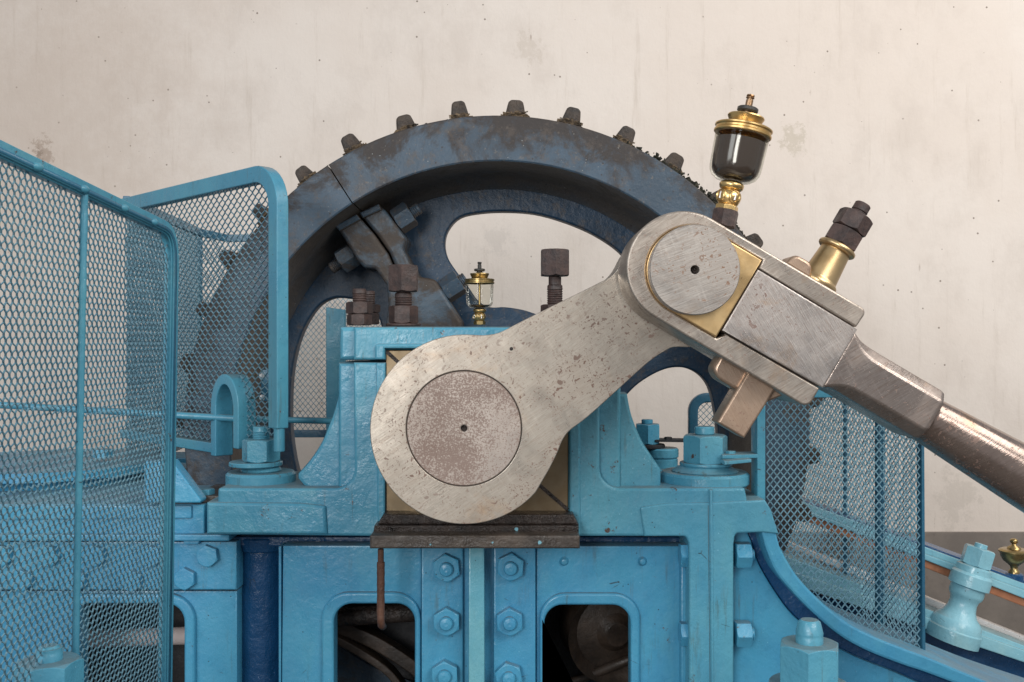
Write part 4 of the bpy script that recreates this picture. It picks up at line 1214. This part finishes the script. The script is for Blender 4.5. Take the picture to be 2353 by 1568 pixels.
prism('edge_post', [(2117, 900), (2124, 900), (2128, 1620), (2120, 1620)], .095, .125, GUARDD, g4, .002)
side_u = Vector((0, 1, 0)); xs = W(2121, 900, .10).x
wire_mesh(Vector((xs, .12, zt)), side_u, Vector((0, 0, -1)), [(0, 0), (1.15, 0), (1.15, zt - zb4), (0, zt - zb4)], .026, .0205, WIRE, g4, ww=.0034, wd=.002)
for yy, ww_ in ((.37, .013), (.65, .006)):
    rod_between('side_upright', Vector((xs - .004, yy, zt)), Vector((xs - .004, yy, zb4)), ww_, GUARDD, g4, 12)
wire_mesh(Vector((xs, 1.27, zt - .01)), -XP, Vector((0, 0, -1)), [(0, 0), (.14, 0), (.14, 1.0), (0, 1.0)], .022, .0225, WIRE, g4, ww=.0028, wd=.003)

sweep('top_bar', [Vector((xs, 1.27, zt - .01)), Vector((xs - .14, 1.27, zt - .01))], box_prof(.025, .02), (0, -1, 0), GUARDD, g4, bev=.002)
sweep('top_bar', [Vector((xs, .12, zt)), Vector((xs, 1.27, zt))], box_prof(.025, .02), (1, 0, 0), GUARDD, g4, bev=.002)
# small round cornered guard end seen through the gear spokes
g5 = thing('mesh_guard', 'small dark blue round cornered guard seen through the right gear spokes', 'guard', group='mesh guards round the gear wheel', loc=W(1630, 1100, 1.3))
Y5 = 1.30
pp = rp([(1592, 1130, 0), (1592, 914, 32), (1760, 914, 0)], 8)
pp = [(1592, 1130)] + [(1592 + 32 - 32 * math.cos(R(q)), 914 + 32 - 32 * math.sin(R(q))) for q in range(0, 91, 10)] + [(1760, 914)]
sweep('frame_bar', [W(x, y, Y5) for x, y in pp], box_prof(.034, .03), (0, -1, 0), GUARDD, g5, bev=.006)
o5 = W(1592, 914, Y5)
wire_mesh(o5, XP, Vector((0, 0, -1)), [(.0, .05), (.02, .01), (.05, 0), (.25, 0), (.25, .33), (0, .33)], .022, .0225, WIRE, g5, ww=.0028, wd=.003)

# ------------------------------------------------------------------ far engine bed at the lower right
eb = thing('engine_bed', 'second engine bed at lower right with sloping bright blue slide bars', 'machine frame', W(2250, 1500, .75))
def bar(name, x0, ya0, ya1, x1, yb0, yb1, Y0, Y1, mat, bev=.003):
    # straight sloping bar between columns x0 and x1 of the front plane
    return prism(name, [(x0, ya0), (x1, yb0), (x1, yb1), (x0, ya1)], Y0, Y1, mat, eb, bev)
def ln(x, x0, y0, x1, y1): return y0 + (x - x0) * (y1 - y0) / (x1 - x0)
def sb(name, y_at_2125a, y_at_2125b, y_at_2333a, y_at_2333b, Y0, Y1, mat, xa=1790, xb=2700, bev=.003):
    return bar(name, xa, ln(xa, 2125, y_at_2125a, 2333, y_at_2333a), ln(xa, 2125, y_at_2125b, 2333, y_at_2333b), xb, ln(xb, 2125, y_at_2125a, 2333, y_at_2333a), ln(xb, 2125, y_at_2125b, 2333, y_at_2333b), Y0, Y1, mat, bev)
sb('upper_bar_edge', 1252, 1259, 1328, 1336, .60, .80, NAVY)
sb('upper_bar', 1257, 1273, 1334, 1349, .585, .78, RBLUE)
sb('upper_bar_face', 1273, 1287, 1349, 1368, .570, .76, RBLUE)
sb('copper_strip', 1287, 1305, 1368, 1387, .58, .74, COPPER)
sb('slide_rod', 1370, 1392, 1454, 1481, .66, .70, BRIGHT)
sb('lower_bar', 1398, 1440, 1476, 1512, .52, .64, RBLUE)
sb('lower_bar_face', 1417, 1446, 1488, 1516, .508, .53, RBLUE)
sb('bed_side', 1446, 1520, 1514, 1600, .56, .9, NAVY)
sb('bed_foot', 1510, 1900, 1560, 1900, .52, .9, BLUE)
# spool column with nut, leaning with the bar
bax = Vector((.30, 0, .954)).normalized(); Yb = .50; kb = S(Yb)
bb0 = W(2196, 1440, Yb)
col = lathe('spool_column', [(r * .9 * kb, t * kb) for r, t in [(0, -34), (66, -34), (66, -6), (62, -3), (60, 14), (54, 20), (42, 30), (35, 44), (33, 58), (35, 68), (40, 74), (42, 80), (42, 95), (50, 98), (50, 124), (46, 128), (43, 130), (42, 143), (36, 146), (0, 146)]], bb0, bax, RBLUE, eb, 56, 40)
nut('column_nut', bb0 + bax * 146 * kb, bax, 35 * kb, 43 * kb, RBLUE, col, R(15))
cyl('stud', bb0 + bax * 188 * kb, bax, 14 * kb, 11 * kb, RBLUE, col)

# ------------------------------------------------------------------ foreground anchor bolts
def anchor(label, px, ytop_stud, ynut_top, Y, hwn, hws, rot):
    root = thing('anchor_bolt', label, 'bolt', W(px, 1720, Y), 'foreground anchor bolts')
    n = nut('nut', W(px, ynut_top + 95, Y), UP, hwn * S(Y), 95 * S(Y), TEAL, root, R(rot))
    lathe('stud', [(0, 0), (hws * S(Y), 0), (hws * S(Y), .012), (hws * .96 * S(Y), .014), (hws * S(Y), .018), (hws * S(Y), .02), (hws * .8 * S(Y), (ynut_top - ytop_stud) * S(Y) - .004), (hws * .62 * S(Y), (ynut_top - ytop_stud) * S(Y)), (0, (ynut_top - ytop_stud) * S(Y))], W(px, ynut_top, Y), UP, TEAL, root, 32, 50)
    vc = cyl('washer', W(px, ynut_top + 110, Y), UP, hwn * 1.25 * S(Y), 15 * S(Y), TEAL, root)
    cyl('pillar', Vector((W(px, 0, Y).x, Y, 0)), UP, hwn * 1.1 * S(Y), W(px, ynut_top + 110, Y).z, BLUE, root)
anchor('light blue anchor nut in the bottom left corner in front of the mesh guard', 113, 1483, 1516, -.62, 74, 29, 20)
anchor('large light blue anchor nut with rusty stud at the bottom right of the frame', 1860, 1424, 1476, -.30, 73, 31, 12)
